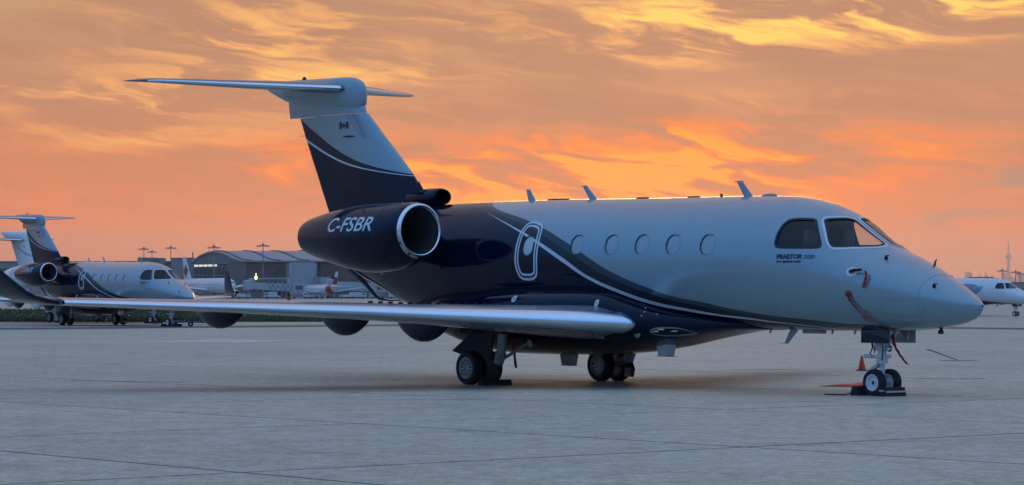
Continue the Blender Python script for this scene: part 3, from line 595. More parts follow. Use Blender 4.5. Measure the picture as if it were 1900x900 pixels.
    mk('fin_walk_mark', ([fly(x, z) for x, z in ((17.36, 5.50), (17.12, 5.51), (16.70, 5.06), (16.64, 5.0), (16.80, 5.02), (17.2, 5.4))], [tuple(range(6))]), 'gear_grey', fin, 0)
    for z in (5.15, 4.86): mk('static_wick', tube([(np.interp(z, [f[0] for f in FIN], [f[2] for f in FIN]) - .02, 0, z), (np.interp(z, [f[0] for f in FIN], [f[2] for f in FIN]) + .16, 0, z + .0)], .005, 6), 'dark_metal', fin)
    # aerials
    for x0, x1, sw, z0, z1, tip in ((11.27, 11.50, .18, 3.53, 3.765, .12), (9.45, 9.68, .32, 3.50, 3.785, .13), (5.26, 5.50, .29, 3.43, 3.735, .15)):
        ae = blade(x0, x1, z0, z1, sw, tip); mk('blade_aerial', ae, 'silver_paint', root, 30)
    for x0, x1 in ((9.76, 9.90), (5.53, 5.70)): mk('aerial_tip', box(x0, x1 + .06, -.006, .006, np.interp(x0, (5, 10), (3.733, 3.783)), np.interp(x0, (5, 10), (3.743, 3.793))), 'dark_metal', root, 0)
    mk('satcom_dome', loft([[(4.70 + .36 * f, .06 * math.cos(a) * e, 3.455 + .045 * max(0, math.sin(a)) * e) for a in np.linspace(0, 2 * math.pi, 16, endpoint=False)] for f, e in ((0, .1), (.08, .7), (.3, 1), (.7, 1), (.92, .7), (1, .1))]), 'gear_grey', root)
    for X, hgt in ((8.2, .022), (6.82, .018), (10.75, .02), (10.45, .018)): mk('roof_fitting', bm_box(X - .12, X + .12, -.05, .05, fat(X)[0] - .02, fat(X)[0] + hgt, .008), 'dark_metal', root)
    mk('roof_stub', blade(6.05, 6.13, 3.47, 3.535, .03, .05), 'dark_metal', root)
    mk('belly_blade', blade(4.14, 4.36, 1.12, .86, .27, .10, .02), 'silver_paint', root, 30)
    mk('belly_blade_tip', box(4.42, 4.62, -.006, .006, .852, .860), 'dark_metal', root, 0)
    mk('belly_aerial', bm_box(3.57, 4.0, -.08, .08, 1.035, 1.10, .012), 'gear_grey', root)
    for X in (4.83, 3.33, 2.80): mk('belly_drain', tube([(X, 0, 1.11), (X + .04, 0, 1.03)], [.02, .014], 8), 'gear_grey', root)
    mk('nose_light', join(tube([(.88, 0, 1.17), (.9, 0, 1.10)], .03, 10), tube([(.86, 0, 1.09), (.93, 0, 1.09)], .035, 10)), 'dark_metal', root)
    for X, Y, z0, z1, w0, m_ in ((10.29, 0., .60, .345, .13, 'gear_grey'), (7.24, .3, .80, .58, .13, 'pale_print')):
        dm = mk('drain_mast', loft([[(X + a * w0 * k, Y + b * w0 * k, z) for a, b in ((-1, -1), (1, -1), (1, 1), (-1, 1))] for z, k in ((z0, 1.), (z0 - .03, .98), (z1 + .01, .8))]), m_, fair, 20)
        mk('mast_foot', box(X - .2, X + .16, Y - .1, Y + .1, z1, z1 + .008), 'dark_metal', dm, 0)
    mk('tail_loop_aerial', tube([(17.05, .3, 2.28), (16.66, .3, 2.07), (16.42, .3, 1.93), (16.2, .3, 1.78), (16.05, .3, 1.67), (15.93, .3, 1.615), (15.60, .3, 1.59), (15.2, .1, 1.60)], [.03, .045, .045, .04, .035, .025, .015, .012], 8), 'navy_paint', root)
    # nose gear
    ng = mk('nose_gear_leg', join(tube([(2.20, 0, 1.2), (2.20, 0, .58)], .075, 16), tube([(2.20, 0, .60), (2.20, 0, .24)], .045, 14), tube([(2.20, -.2, .225), (2.20, .2, .225)], .035, 12), tube([(2.20, 0, .66), (2.20, 0, .54)], .10, 16)), 'gear_white', root)
    mk('drag_brace', join(tube([(2.15, .07, .85), (1.88, .07, 1.15)], .035, 10), tube([(2.15, -.07, .85), (1.88, -.07, 1.15)], .035, 10)), 'gear_white', ng)
    mk('torque_link', join(plate([(2.26, -.05, .56), (2.50, -.05, .42), (2.50, -.05, .38), (2.26, -.05, .50)], .1), plate([(2.48, -.035, .42), (2.24, -.035, .27), (2.24, -.035, .31), (2.46, -.035, .44)], .07)), 'gear_white', ng, 20)
    mk('steering_collar', join(bm_box(2.08, 2.42, -.10, .10, .63, .70, .015), tube([(2.40, .09, .665), (2.52, .09, .665)], .035, 10), tube([(2.36, -.1, .665), (2.36, .14, .665)], .03, 10), bm_box(2.10, 2.30, -.1, .1, .76, .90, .02)), 'gear_white', ng, 30)
    mk('hydraulic_hose', join(tube([(2.32, .09, 1.1), (2.37, .10, .95), (2.33, .1, .82), (2.40, .09, .70)], .011, 6), tube([(2.27, .11, 1.1), (2.31, .12, .9), (2.27, .11, .72)], .009, 6), tube([(2.1, .11, .9), (2.08, .12, .75), (2.12, .1, .6)], .009, 6)), 'dark_metal', ng)
    mk('taxi_light', lathe([(-.05, .05), (-.03, .062), (.02, .045), (.04, .001)], 16, 'x', (2.06, .0, .80)), 'chrome', ng)
    for s, x0, x1 in ((1, 1.77, 2.40), (-1, 1.72, 2.36)):
        d_ = mk('nose_gear_door', bm_box(x0, x1, s * .30 - .015, s * .30 + .015, .895, 1.12, .01), 'wheel_grey' if s < 0 else 'livery_fuselage', root, 20)
        mk('door_link', join(tube([(2.0, s * .28, 1.0), (1.95, s * .1, 1.12)], .014, 6), tube([(1.86, s * .29, 1.08), (1.86, s * .27, .96)], .02, 8)), 'gear_white', d_)
    for s in (1, -1): wheel(root, 2.20, s * .19, .228, .145, s, 'wheel_white', 0)
    # main gear
    for s in (1, -1):
        mm = (lambda a: a) if s > 0 else mirror
        lg = mk('main_gear_leg', mm(join(tube([(10.30, 1.62, 1.25), (10.34, 1.66, .55)], [.095, .085], 16), tube([(10.34, 1.66, .62), (10.42, 1.66, .42)], [.11, .10], 14), tube([(10.36, 1.66, .46), (11.0, 1.66, .32)], [.085, .075], 12), tube([(10.98, 1.40, .32), (10.98, 1.92, .32)], .05, 12))), 'gear_grey', root)
        mk('shock_strut', mm(join(tube([(10.62, 1.66, 1.15), (10.74, 1.66, .70)], .06, 12), tube([(10.74, 1.66, .72), (10.80, 1.66, .42)], .04, 12))), 'gear_white', lg)
        mk('side_brace', mm(join(tube([(10.34, 1.60, .50), (10.02, 1.25, .80)], .032, 10), tube([(10.0, 1.22, .72), (10.0, 1.22, .98)], .05, 10))), 'gear_grey', lg)
        mk('brake_hose', mm(join(tube([(10.4, 1.76, 1.1), (10.46, 1.79, .8), (10.42, 1.77, .5), (10.7, 1.76, .4)], .012, 6))), 'dark_metal', lg)
        dr = [(11.4, 2.0, .64), (10.87, 1.87, 1.05), (10.63, 1.81, 1.16), (10.39, 1.75, 1.16), (10.47, 1.77, .75), (10.47, 1.77, .51), (10.30, 1.725, .25), (10.36, 1.74, .09), (10.70, 1.82, .10), (10.68, 1.82, .18), (10.95, 1.89, .51), (11.17, 1.94, .57)]
        nrm = Vector((.22, -.97, 0)) * .022
        pl = [tuple(Vector(p) + nrm) for p in dr]; n_ = len(dr)
        mk('main_gear_door', mm((dr + pl, [tuple(range(n_)), tuple(reversed(range(n_, 2 * n_)))] + [(i, i + n_, (i + 1) % n_ + n_, (i + 1) % n_) for i in range(n_)])), 'navy_paint', lg, 0)
        mk('wheel_well', mm(box(10.1, 11.4, 1.0, 1.80, .97, 1.12)), 'inlet_dark', root, 0)
        for yy, sd in ((1.43, -1), (1.90, 1)): wheel(root, 10.98, s * yy, .324, .215, s * sd, 'wheel_grey', 11)
def rotz_about(vf, a, c): return move(rotz(vf, a), c)
TH = R(50.23); L0, D0, XN = 6.278, 46.158, 2.194
def jet_at(u, v, th):                 # root position and turn for a nose-wheel spot (u right, v away) and heading
    return (u + XN * math.cos(th), v - XN * math.sin(th), 0), math.pi - th
loc, rz = jet_at(L0, D0, TH)
jet = empty('business_jet', loc, rz, label='large silver and navy business jet parked nearest, whole side in view', cat='aircraft', group='business jets on the apron')
build_jet(jet, 'C-FSBR')
# ------------------------------------------------------------------ ground
def concrete(name, base, joints):
    m_ = bpy.data.materials.new(name); m_.use_nodes = True; q = NT(m_.node_tree); b = q.n['Principled BSDF']
    geo = q.add('ShaderNodeNewGeometry'); p = geo.outputs['Position']; oi = q.add('ShaderNodeObjectInfo')
    n1 = q.noise(p, .10, 5, .6); n2 = q.noise(p, 1.3, 6, .65); n3 = q.noise(p, 22., 4, .7); n4 = q.noise(p, .45, 4, .6, 1.2); n5 = q.noise(p, 5.5, 5, .7)
    v = q.m('ADD', q.mr(n1, .3, .7, -.05, .06), q.m('ADD', q.mr(n2, .36, .64, -.11, .11), q.m('ADD', q.mr(n3, .3, .7, -.14, .14), q.mr(n5, .38, .66, -.15, .22))))
    v = q.m('ADD', v, q.mr(oi.outputs['Random'], 0, 1, -.022, .022, False)) if joints else v
    v = q.m('ADD', v, q.mr(n4, .54, .70, 0, -.12))
    k = q.m('ADD', 1., v); cmb = q.add('ShaderNodeVectorMath', operation='SCALE'); cmb.inputs[0].default_value = base; q.put(cmb.inputs['Scale'], k)
    q.put(b.inputs['Base Color'], cmb.outputs[0]); q.put(b.inputs['Roughness'], q.mr(n2, .3, .7, .62, .82)); b.inputs['Specular IOR Level'].default_value = .28
    bn = q.add('ShaderNodeBump'); bn.inputs['Strength'].default_value = .35; bn.inputs['Distance'].default_value = .02
    q.put(bn.inputs['Height'], q.m('ADD', q.noise(p, 3., 8, .7), q.m('MULTIPLY', n3, .3))); q.l.new(bn.outputs[0], b.inputs['Normal'])
    MATS[name] = m_
concrete('concrete_slab', (.485, .418, .312), True); concrete('concrete_far', (.465, .40, .308), False)
mat('joint_filler', (.085, .082, .078), .8); mat('tar', (.05, .05, .053), .7); mat('faded_paint', (.56, .53, .46), .7, var=.25, vscale=.8); mat('asphalt', (.07, .07, .072), .8, var=.3, vscale=.3)
sheet = lambda pts, z: ([(x, y, z) for x, y in pts], [tuple(range(len(pts)))])
mk('ground', sheet([(-8900, -290), (8900, -290), (8900, 25900), (-8900, 25900)], -.02), 'concrete_far', smooth=0, kind='structure')
E1 = Vector((-math.cos(TH), math.sin(TH), 0)); E2 = Vector((-math.sin(TH), -math.cos(TH), 0)); ORG = Vector(loc)
apron = mk('apron', ([tuple(ORG + E1 * a + E2 * b + Vector((0, 0, -.003))) for a, b in ((-40, -75), (95, -75), (95, 45), (-40, 45))], [(0, 1, 2, 3)]), 'joint_filler', smooth=0, kind='structure')
SX, SY = 7.3, 6.8; slab_me = mesh('slab', bm_box(-SX / 2 + .045, SX / 2 - .045, -SY / 2 + .045, SY / 2 - .045, -.10, 0, .006), 'concrete_slab', 0)
spots = []
for i in range(-5, 13):
    for j in range(-12, 7):
        c = ORG + E1 * (-.1 + SX * (i + .5)) + E2 * (12.75 + SY * (j + .5 - 1))
        spots.append((c, c.y))
cells = 0
for c, v in spots:
    a = (c - ORG).dot(E1); b = (c - ORG).dot(E2)
    if not (-36 < a < 91 and -71 < b < 41): continue
    if abs(c.x) > .24 * max(c.y, 0) + 16 or c.y < 2: continue
    o = bpy.data.objects.new('slab', slab_me); link(o, apron); o.location = c; o.rotation_euler = (0, 0, math.pi - TH + random.uniform(-.0006, .0006)); o.location.z = random.uniform(0, .002); cells += 1
# concrete beyond the single slabs closes the gaps where no slab was laid
hole = [(c, (c - ORG).dot(E1), (c - ORG).dot(E2)) for c, v in spots if (-36 < (c - ORG).dot(E1) < 91 and -71 < (c - ORG).dot(E2) < 41) and (abs(c.x) > .24 * max(c.y, 0) + 16 or c.y < 2)]
fill = [([tuple(c + E1 * (x * SX / 2) + E2 * (y * SY / 2) + Vector((0, 0, .001))) for x, y in ((-1, -1), (1, -1), (1, 1), (-1, 1))], [(0, 1, 2, 3)]) for c, a, b in hole]
if fill: mk('apron_edge', join(*fill), 'concrete_far', smooth=0, kind='structure')
mk('painted_patch', sheet([(-13.8, 98.7), (-11.0, 103.8), (-7.4, 100.9), (-9.6, 96.0)], .006), 'faded_paint', smooth=0, kind='structure')
mk('tar_seam', sheet([(12.90, 85.1), (13.05, 85.1), (11.66, 71.2), (11.58, 71.2)], .005), 'tar', smooth=0, kind='structure')
for pts in ([(3.2, 43.1), (5.1, 43.6), (5.1, 43.66), (3.2, 43.14)], [(-2.4, 44.2), (-.4, 44.35), (-.4, 44.42), (-2.4, 44.24)], [(-8.9, 54.0), (-6.3, 53.1), (-6.2, 53.2), (-8.9, 54.1)], [(8.2, 55.6), (9.6, 55.4), (9.6, 55.5), (8.2, 55.75)], [(4.9, 62.0), (6.6, 62.2), (6.6, 62.35), (4.9, 62.1)], [(13.1, 60.2), (14.6, 60.0), (14.6, 60.12), (13.1, 60.35)]):
    mk('tar_seam', sheet(pts, .005), 'tar', smooth=0, kind='structure')
dg = mk('drain_grate', join(box(11.05, 12.0, 70.0, 70.07, 0, .014), box(11.05, 12.0, 70.6, 70.67, 0, .014), box(11.05, 11.12, 70.07, 70.6, 0, .014), box(11.93, 12.0, 70.07, 70.6, 0, .014)), 'gear_grey', label='small steel drain grate set flush in the concrete right of the nose wheel', cat='drain', smooth=0)
mk('pit', sheet([(11.12, 70.07), (11.93, 70.07), (11.93, 70.6), (11.12, 70.6)], .004), 'inlet_dark', dg, 0)
for k in range(9): mk('bar', box(11.17 + k * .085, 11.20 + k * .085, 70.07, 70.6, .004, .013), 'gear_grey', dg, 0)
# grass island behind the parked jets
gm = mat('grass_soil', (.075, .085, .035), .9, var=.45, vscale=.5)
mk('grass_island', sheet([(-130, 171), (-11, 171), (-9.5, 178), (-14, 290), (-17, 300), (-130, 300)], .0), 'grass_soil', smooth=0, kind='structure')
mk('service_path', sheet([(-130, 217), (-11, 217), (-11, 224), (-130, 224)], .006), 'concrete_far', smooth=0, kind='structure')
mat('grass_blade', (.060, .078, .026), .7, var=.5, vscale=.35)
gv, gf = [], []
for k in range(30000):
    y = 171.3 + 128 * random.random() ** 1.8; x = -10.2 - (y - 175) * .04 - 62 * random.random()
    if 216.6 < y < 224.4: continue
    h = random.uniform(.10, .30) * (1.5 if random.random() < .06 else 1) ; a = random.uniform(0, 6.28); wd_ = random.uniform(.03, .09); i = len(gv)
    gv += [(x - wd_ * math.cos(a), y - wd_ * math.sin(a), 0), (x + wd_ * math.cos(a), y + wd_ * math.sin(a), 0), (x + random.uniform(-.1, .1), y + random.uniform(-.1, .1), h)]; gf.append((i, i + 1, i + 2))
mk('grass', (gv, gf), 'grass_blade', smooth=0, kind='stuff', label='rough mown grass on the island behind the parked jets', cat='grass')
# ------------------------------------------------------------------ the other business jets
def copy_tree(o, parent, swap, skip=(), tail=None):
    c = o.copy(); COL.objects.link(c)
    for k in ('label', 'category', 'group'):
        if parent is not None and k in c: del c[k]
    if parent is not None: c.parent = parent
    if swap and c.type == 'MESH':
        for s_ in c.material_slots:
            n_ = swap.get(s_.material.name)
            if n_: s_.link = 'OBJECT'; s_.material = MATS[n_]
    if tail and o.name.split('.')[0] in tail: k, z0 = tail[o.name.split('.')[0]]; c.scale.z = k; c.location.z = z0
    for ch in list(o.children):
        if ch.name.split('.')[0] not in skip: copy_tree(ch, c, swap, skip, None)
    return c
def park(u, v, th, label, swap=None, skip=(), tail=None):
    root = empty('business_jet', *jet_at(u, v, th), label=label, cat='aircraft', group='business jets on the apron')
    for ch in list(jet.children):
        if ch.name.split('.')[0] not in skip: copy_tree(ch, root, swap, skip, tail)
    return root
def nac_text(root, s, m_):
    v, f, wd_ = text2d(s, .40, .20, .004); k = 1.50 / wd_
    nac = [c for c in root.children if c.name.startswith('engine_nacelle')][0]
    mk('registration', ([nac_on(14.60 - p[0] * k, 2.955 + p[1] * .98, .008) for p in v], f), m_, nac, 0)
J2 = (-18.15, 145.2, R(53.2))
jet2 = park(*J2, 'smaller navy and silver jet at left, behind the near wing, twin of the near one', skip=('registration', 'nose_panel_gap', 'vortex_generator'))
nac_text(jet2, 'C-FASY', 'pale_print')
J3 = (-21.1, 160.5, R(50.4))
jet3 = park(*J3, 'all-white jet at far left, only its tail and wheels show behind its navy neighbour', {'livery_fuselage': 'white_paint', 'navy_paint': 'white_paint', 'livery_fin': 'livery_fin_lines', 'silver_paint': 'white_paint', 'pale_print': 'white_paint'},
            ('registration', 'flag_marking', 'fin_walk_mark', 'lettering', 'vortex_generator', 'hatch_outline', 'ram_air_scoop', 'dorsal_fillet', 'nose_panel_gap', 'tail_beacon', 'winglet'), {'fin': (.86, .40), 'tailplane': (.86, -.086), 'tail_bullet': (.93, -.205)})
nac_text(jet3, 'C-FQQ', 'dark_print')
J4 = (39.3, 212.5, R(50))
jet4 = park(*J4, 'white jet with dark belly at the right edge, beyond the near jet\'s nose', {'livery_fuselage': 'livery_white_swoosh'}, ('registration', 'lettering', 'hatch_outline', 'vortex_generator', 'nose_panel_gap'))
jet4.scale = (.86,) * 3; jet4.location = (J4[0] + XN * .86 * math.cos(J4[2]), J4[1] - XN * .86 * math.sin(J4[2]), 0)
# ------------------------------------------------------------------ loose things round the near jet
def local_thing(name, vf, m_, label, cat, group=None, smooth=30, place=None):
    o = mk(name, vf, m_, None, smooth, label=label, cat=cat, group=group); (u, v, z), r_ = place or (loc, rz); o.location = (u, v, z); o.rotation_euler = (0, 0, r_); return o
def ribbon(pts, wd_, wob=.0):                  # pts 3-D; ribbon hangs with its width along x, a little thickness
    V, Fc = [], []
    for i, p in enumerate(pts):
        a = wob * math.sin(i * 1.7); h = wd_ / 2
        for sx, sy in ((-1, -.003), (1, -.003), (1, .003), (-1, .003)): V.append((p[0] + sx * h * math.cos(a), p[1] + sy + sx * h * math.sin(a), p[2] + (sx * h * .25 if i else 0)))
    for i in range(len(pts) - 1):
        for k in range(4): Fc.append((i * 4 + k, i * 4 + (k + 1) % 4, i * 4 + 4 + (k + 1) % 4, i * 4 + 4 + k))
    return V, Fc + [(0, 3, 2, 1), tuple(len(V) - 4 + k for k in range(4))]
def fine_pts(pts, n=5):
    o = []
    for i in range(len(pts) - 1):
        a, b = Vector(pts[i]), Vector(pts[i + 1]); o += [tuple(a.lerp(b, k / n)) for k in range(n)]
    return o + [pts[-1]]
pl = densify(toph(smooth_poly([(2.17, 2.10), (2.15, 2.16), (2.06, 2.175), (1.97, 2.155), (1.95, 2.09), (1.97, 2.03), (2.06, 2.01), (2.15, 2.035)], 1)), .05)
mk('sensor_plate', patch_on(pl, .006), 'pale_print', jet, 0)
p0 = Vector(on(2.09, 2.095, .01)); p1 = Vector(on(1.98, 2.09, .075))
sc1 = local_thing('sensor_cover', tube([p0, p1, Vector(on(1.86, 2.085, .09))], [.032, .03, .02], 10), 'cover_dark', 'dark sleeve on the round white sensor plate, its short ribbon hanging', 'sensor cover')
mk('ribbon', ribbon(fine_pts([on(1.88, 2.085, .09), on(1.79, 2.07, .08), on(1.755, 2.0, .07), on(1.77, 1.90, .05), on(1.80, 1.83, .04)]), .055, .3), 'streamer', sc1, 0)
p0 = Vector(on(2.106, 1.727, .0))
sc2 = local_thing('sensor_cover', join(lathe([(0, .055), (.03, .055), (.06, .03), (.065, .001)], 14, 'y', (p0.x, p0.y, p0.z))), 'streamer', 'red cap low on the nose, below the white sensor plate, long red ribbon trailing down', 'sensor cover')
mk('ribbon', join(ribbon(fine_pts([on(2.10, 1.72, .05), on(2.07, 1.62, .045), on(2.0, 1.50, .04), on(1.93, 1.42, .05), on(1.86, 1.37, .05)]), .07, .4), ribbon(fine_pts([on(1.95, 1.38, .05), on(1.87, 1.30, .06), on(1.82, 1.22, .05), on(1.82, 1.15, .05)]), .065, .5), ribbon(fine_pts([on(1.99, 1.385, .05), on(1.86, 1.37, .08), on(1.74, 1.375, .06)]), .05, .2)), 'streamer', sc2, 0)
local_thing('warning_streamer', ribbon(fine_pts([(1.93, .05, 1.04), (1.90, .03, .86), (1.84, -.02, .72), (1.76, -.06, .60), (1.70, -.08, .535)]), .075, .25), 'streamer', 'narrow red ribbon hanging beside the nose wheel leg, curling at its end', 'streamer', 'red warning streamers', 0)
local_thing('warning_streamer', ribbon(fine_pts([(10.25, 1.45, .80), (10.20, 1.45, .62), (10.15, 1.45, .33)]), .075, .1), 'streamer', 'straight dark red ribbon hanging from the near main wheel leg', 'streamer', 'red warning streamers', 0)
def chock(y0, y1, x, hgt, wd_, lean=1):
    pr = [(-wd_, 0), (wd_, 0), (wd_ * (.35 + .3 * (lean > 0)), hgt), (-wd_ * (.35 + .3 * (lean < 0)), hgt)]
    return loft([[(x + a, y, z) for a, z in pr] for y in (y0, y1)])
ca = local_thing('wheel_chock', chock(-.16, .34, 1.90, .15, .10, -1), 'rubber', 'black rubber chock with a pale stripe, ahead of the nose wheels', 'wheel chock', 'wheel chocks', 20)
mk('stripe', loft([[(1.90 + a, y, z) for a, z in ((-.103, .065), (-.090, .095), (-.06, .095), (-.06, .065))] for y in (-.14, .33)]), 'chock_stripe', ca, 0); mk('end_stripe', box(1.84, 1.96, .342, .348, .085, .11), 'chock_stripe', ca, 0)
cb = local_thing('wheel_chock', chock(-.30, .34, 2.52, .15, .10, 1), 'rubber', 'plain black rubber chock behind the nose wheels, rope trailing from it', 'wheel chock', 'wheel chocks', 20)
mk('rope', tube([(2.58, .33, .05), (2.68, .40, .012), (2.95, .52, .012), (3.1, .46, .012)], .012, 6), 'rubber', cb)
local_thing('wheel_chock', chock(1.32, 2.02, 10.52, .10, .11, -1), 'rubber', 'low black chock ahead of the near main wheels', 'wheel chock', 'wheel chocks', 20)
cone = mk('traffic_cone', lathe([(.02, .085), (.10, .072), (.30, .028), (.335, .022), (.335, .001)], 24, 'z', (7.86, 61.2, 0)), 'cone_orange', label='small orange traffic cone standing beyond the nose wheel', cat='traffic cone')
mk('base', bm_box(7.86 - .125, 7.86 + .125, 61.2 - .125, 61.2 + .125, 0, .024, .006), 'rubber', cone)
cv = []; nx, ny = 14, 6
for i in range(nx + 1):
    for j in range(ny + 1):
        f, g = i / nx, j / ny; x = 5.72 + .98 * f; y = 50.75 + (.10 + 1.3 * f) * (g - .5) + .45 * f; cv.append((x, y, .012 + .028 * f * abs(math.sin(5.1 * f + 3 * g)) + .02 * (j % 2) * f))
cfc = [(i * (ny + 1) + j, (i + 1) * (ny + 1) + j, (i + 1) * (ny + 1) + j + 1, i * (ny + 1) + j + 1) for i in range(nx) for j in range(ny)]
nv = len(cv); cv += [(x, y, z - .010) for x, y, z in cv]; cfc += [tuple(reversed([k + nv for k in f])) for f in cfc]
mk('fabric_cover', (cv, cfc), 'bright_orange', label='bright orange-red cloth cover lying crumpled on the concrete behind the nose wheel', cat='cover', smooth=40)
# tow bar left on the navy jet's nose wheel
tl = jet_at(*J2); (tx, ty, _) = (J2[0], J2[1], 0)
mat('tow_blue', (.03, .07, .16), .5); tb = mk('tow_bar', join(tube([(tx + .3, ty - .2, .26), (tx + 2.9, ty - .5, .22)], .045, 10), bm_box(tx + .2, tx + .75, ty - .45, ty + .05, .2, .32, .02)), 'tow_blue', label='blue tow bar on the apron, hitched to the smaller navy jet\'s nose wheel', cat='tow bar')
for dx_, r_ in ((1.05, .13), (2.75, .10)): mk('wheel', lathe([(-.05, r_ * .5), (-.05, r_ * .95), (0, r_), (.05, r_ * .95), (.05, r_ * .5)], 18, 'y', (tx + dx_, ty - .42, r_)), 'tyre', tb); mk('wheel', lathe([(-.05, r_ * .5), (-.05, r_ * .95), (0, r_), (.05, r_ * .95), (.05, r_ * .5)], 18, 'y', (tx + dx_, ty - .12, r_)), 'tyre', tb)
for nm, JJ in (('smaller navy jet', J2), ('all-white jet', J3), ('jet at the right edge', J4)):
    if JJ is J4: continue
    pc = jet_at(*JJ)
    local_thing('wheel_chock', chock(-.40, .40, 1.86, .14, .1, -1), 'rubber', 'black chock ahead of the ' + nm + '\'s nose wheels', 'wheel chock', 'wheel chocks', 20, pc)
    local_thing('wheel_chock', chock(-.40, .40, 2.54, .14, .1, 1), 'rubber', 'black chock behind the ' + nm + '\'s nose wheels', 'wheel chock', 'wheel chocks', 20, pc)
# ------------------------------------------------------------------ terminal
mat('facade_grey', (.21, .235, .25), .7, var=.12, vscale=.2); mat('facade_pale', (.30, .36, .40), .7, var=.08, vscale=.15); mat('facade_dark', (.14, .16, .17), .6); mat('roof_metal', (.30, .32, .34), .45, .2, var=.08, vscale=.1); mat('roof_rib', (.12, .13, .14), .5)
mat('far_glass', (.07, .092, .10), .12, 0, .3); mat('lit_window', (.5, .45, .35), .5, emit=(1, .90, .70, .75)); mat('mullion', (.11, .13, .15), .5); mat('bridge_paint', (.33, .38, .41), .6, var=.1, vscale=.3); mat('truss', (.10, .14, .17), .6)
U = lambda x, d: (x - 950) / FPX * d
ZZ = lambda y, d: CAM_H - (y - HORIZON) * d / FPX
term = empty('terminal_building', (U(455, 1100), 1100, 0), label='long terminal hall with a wave-shaped metal roof and dark glass front', cat='building')
def wpart(name, vf, m_, parent, smooth=0, off=None): return mk(name, move(vf, tuple(-c for c in (off or parent_loc(parent)))), m_, parent, smooth)
def parent_loc(p): return tuple(p.location) if p.parent is None else parent_loc(p.parent)
ua, ub, LEN = U(355, 1140), U(455, 1100), 96.
prof = [(0, 14.9), (.08, 16.2), (.2, 18.1), (.32, 19.2), (.43, 19.6), (.55, 19.3), (.68, 18.2), (.8, 16.7), (.9, 15.8), (1.0, 15.4), (1.06, 15.35)]
PS = [(ua + (ub - ua) * s, 1140 - 40 * s, z) for s, z in prof]
rf = []
for dz_ in (0, -.6): rf.append([(x, y, z + dz_) for x, y, z in PS])
ringA = rf[0] + list(reversed(rf[1])); roof = wpart('roof', loft([[(x - .8, y, z) for x, y, z in ringA], [(x + LEN, y, z) for x, y, z in ringA]]), 'roof_metal', term, 40)
for k in range(9): wpart('roof_rib', loft([[(x + 1 + k * 11.5, y, z + .30) for x, y, z in PS], [(x + 1.7 + k * 11.5, y, z + .30) for x, y, z in PS], [(x + 1.7 + k * 11.5, y, z - .02) for x, y, z in PS]], False, False, False), 'roof_rib', roof)
# end wall under the arch, glazed
endp = [(x, y, 0) for x, y, z in (PS[0], PS[-2])]; wall = PS[:-1]
wpart('end_wall', ([(p[0], p[1], 0) for p in wall] + [(p[0], p[1], p[2] - .6) for p in wall], [(i, i + 1, i + 1 + len(wall), i + len(wall)) for i in range(len(wall) - 1)]), 'facade_dark', term)
dv = Vector((ub - ua, -40, 0)); nrm = Vector((-40, -(ub - ua), 0)).normalized()
def end_quad(s0, s1, z0, z1, o): return [tuple(Vector((ua, 1140, 0)) + dv * s + nrm * o + Vector((0, 0, z))) for s, z in ((s0, z0), (s1, z0), (s1, z1), (s0, z1))]
for k in range(7):
    s0 = .06 + k * .088
    for z0, z1, m_ in ((13.2, 14.0, 'lit_window' if k < 5 else 'far_glass'), (9.8, 12.7, 'far_glass'), (6.3, 9.3, 'far_glass'), (2.6, 5.6, 'far_glass')):
        wpart('window', (end_quad(s0, s0 + .076, z0, z1, .12), [(0, 1, 2, 3)]), m_, term)
for z in (14.2, 12.95, 9.55, 5.95): wpart('ledge', join((end_quad(.04, .72, z - .12, z + .12, .35), [(0, 1, 2, 3)]), (end_quad(.04, .72, z + .12, z + .12, .35)[:2] + end_quad(.04, .72, z + .12, z + .12, 0)[1::-1], [(0, 1, 2, 3)])), 'facade_grey', term)
for k in range(10): wpart('mullion', (end_quad(.70 + k * .03, .706 + k * .03, 0.1, 14.6, .2), [(0, 1, 2, 3)]), 'mullion', term)
wpart('front_wall', box(ub, ub + LEN, 1100, 1101, 0, 15.0), 'facade_dark', term)
pane = mesh('window', (box(-1.9, 1.9, -.05, .05, -1.75, 1.75)), 'far_glass', 0)
for k in range(23):
    for r_ in range(3):
        o = bpy.data.objects.new('window', pane); link(o, term); o.location = (2.2 + k * 4.15, -.04, 4.9 + r_ * 3.8)
for k in range(24): wpart('mullion', box(ub + .05 + k * 4.15, ub + .30 + k * 4.15, 1099.6, 1100, 0, 14.8), 'mullion', term)
for z in (2.9, 6.8, 10.6, 14.4): wpart('ledge', box(ub, ub + LEN, 1099.7, 1100.0, z - .1, z + .1), 'mullion', term)
def block(name, x0, x1, ytop, d, depth, m_, label, z0=0., extra=True):
    b_ = mk(name, box(0, U(x1, d) - U(x0, d), 0, depth, z0, ZZ(ytop, d)), m_, None, 0, label=label, cat='building'); b_.location = (U(x0, d), d, 0); return b_
b1 = block('pier_building', -40, 352, 487.5, 1165, 30, 'facade_grey', 'long low grey pier building running left from the terminal hall')
W1 = U(352, 1165) - U(-40, 1165); zt1 = ZZ(487.5, 1165)
mk('parapet', box(-.3, W1 + .3, -.4, 30, zt1, zt1 + .7), 'facade_dark', b1, 0)
for k in range(22):
    for r_ in range(2): mk('window', box(1 + k * 4.05, 4.2 + k * 4.05, -.08, .0, 5.2 + r_ * 4.6, 8.2 + r_ * 4.6), 'far_glass', b1, 0)
b2 = block('plant_room', 255.5, 289, 478, 1150, 14, 'facade_dark', 'dark plant room block on the pier building roof', 10.); mk('side_box', box(U(289, 1150) - U(255.5, 1150), U(303, 1150) - U(255.5, 1150), 2, 9, 14.5, ZZ(478.5, 1150)), 'facade_grey', b2, 0)
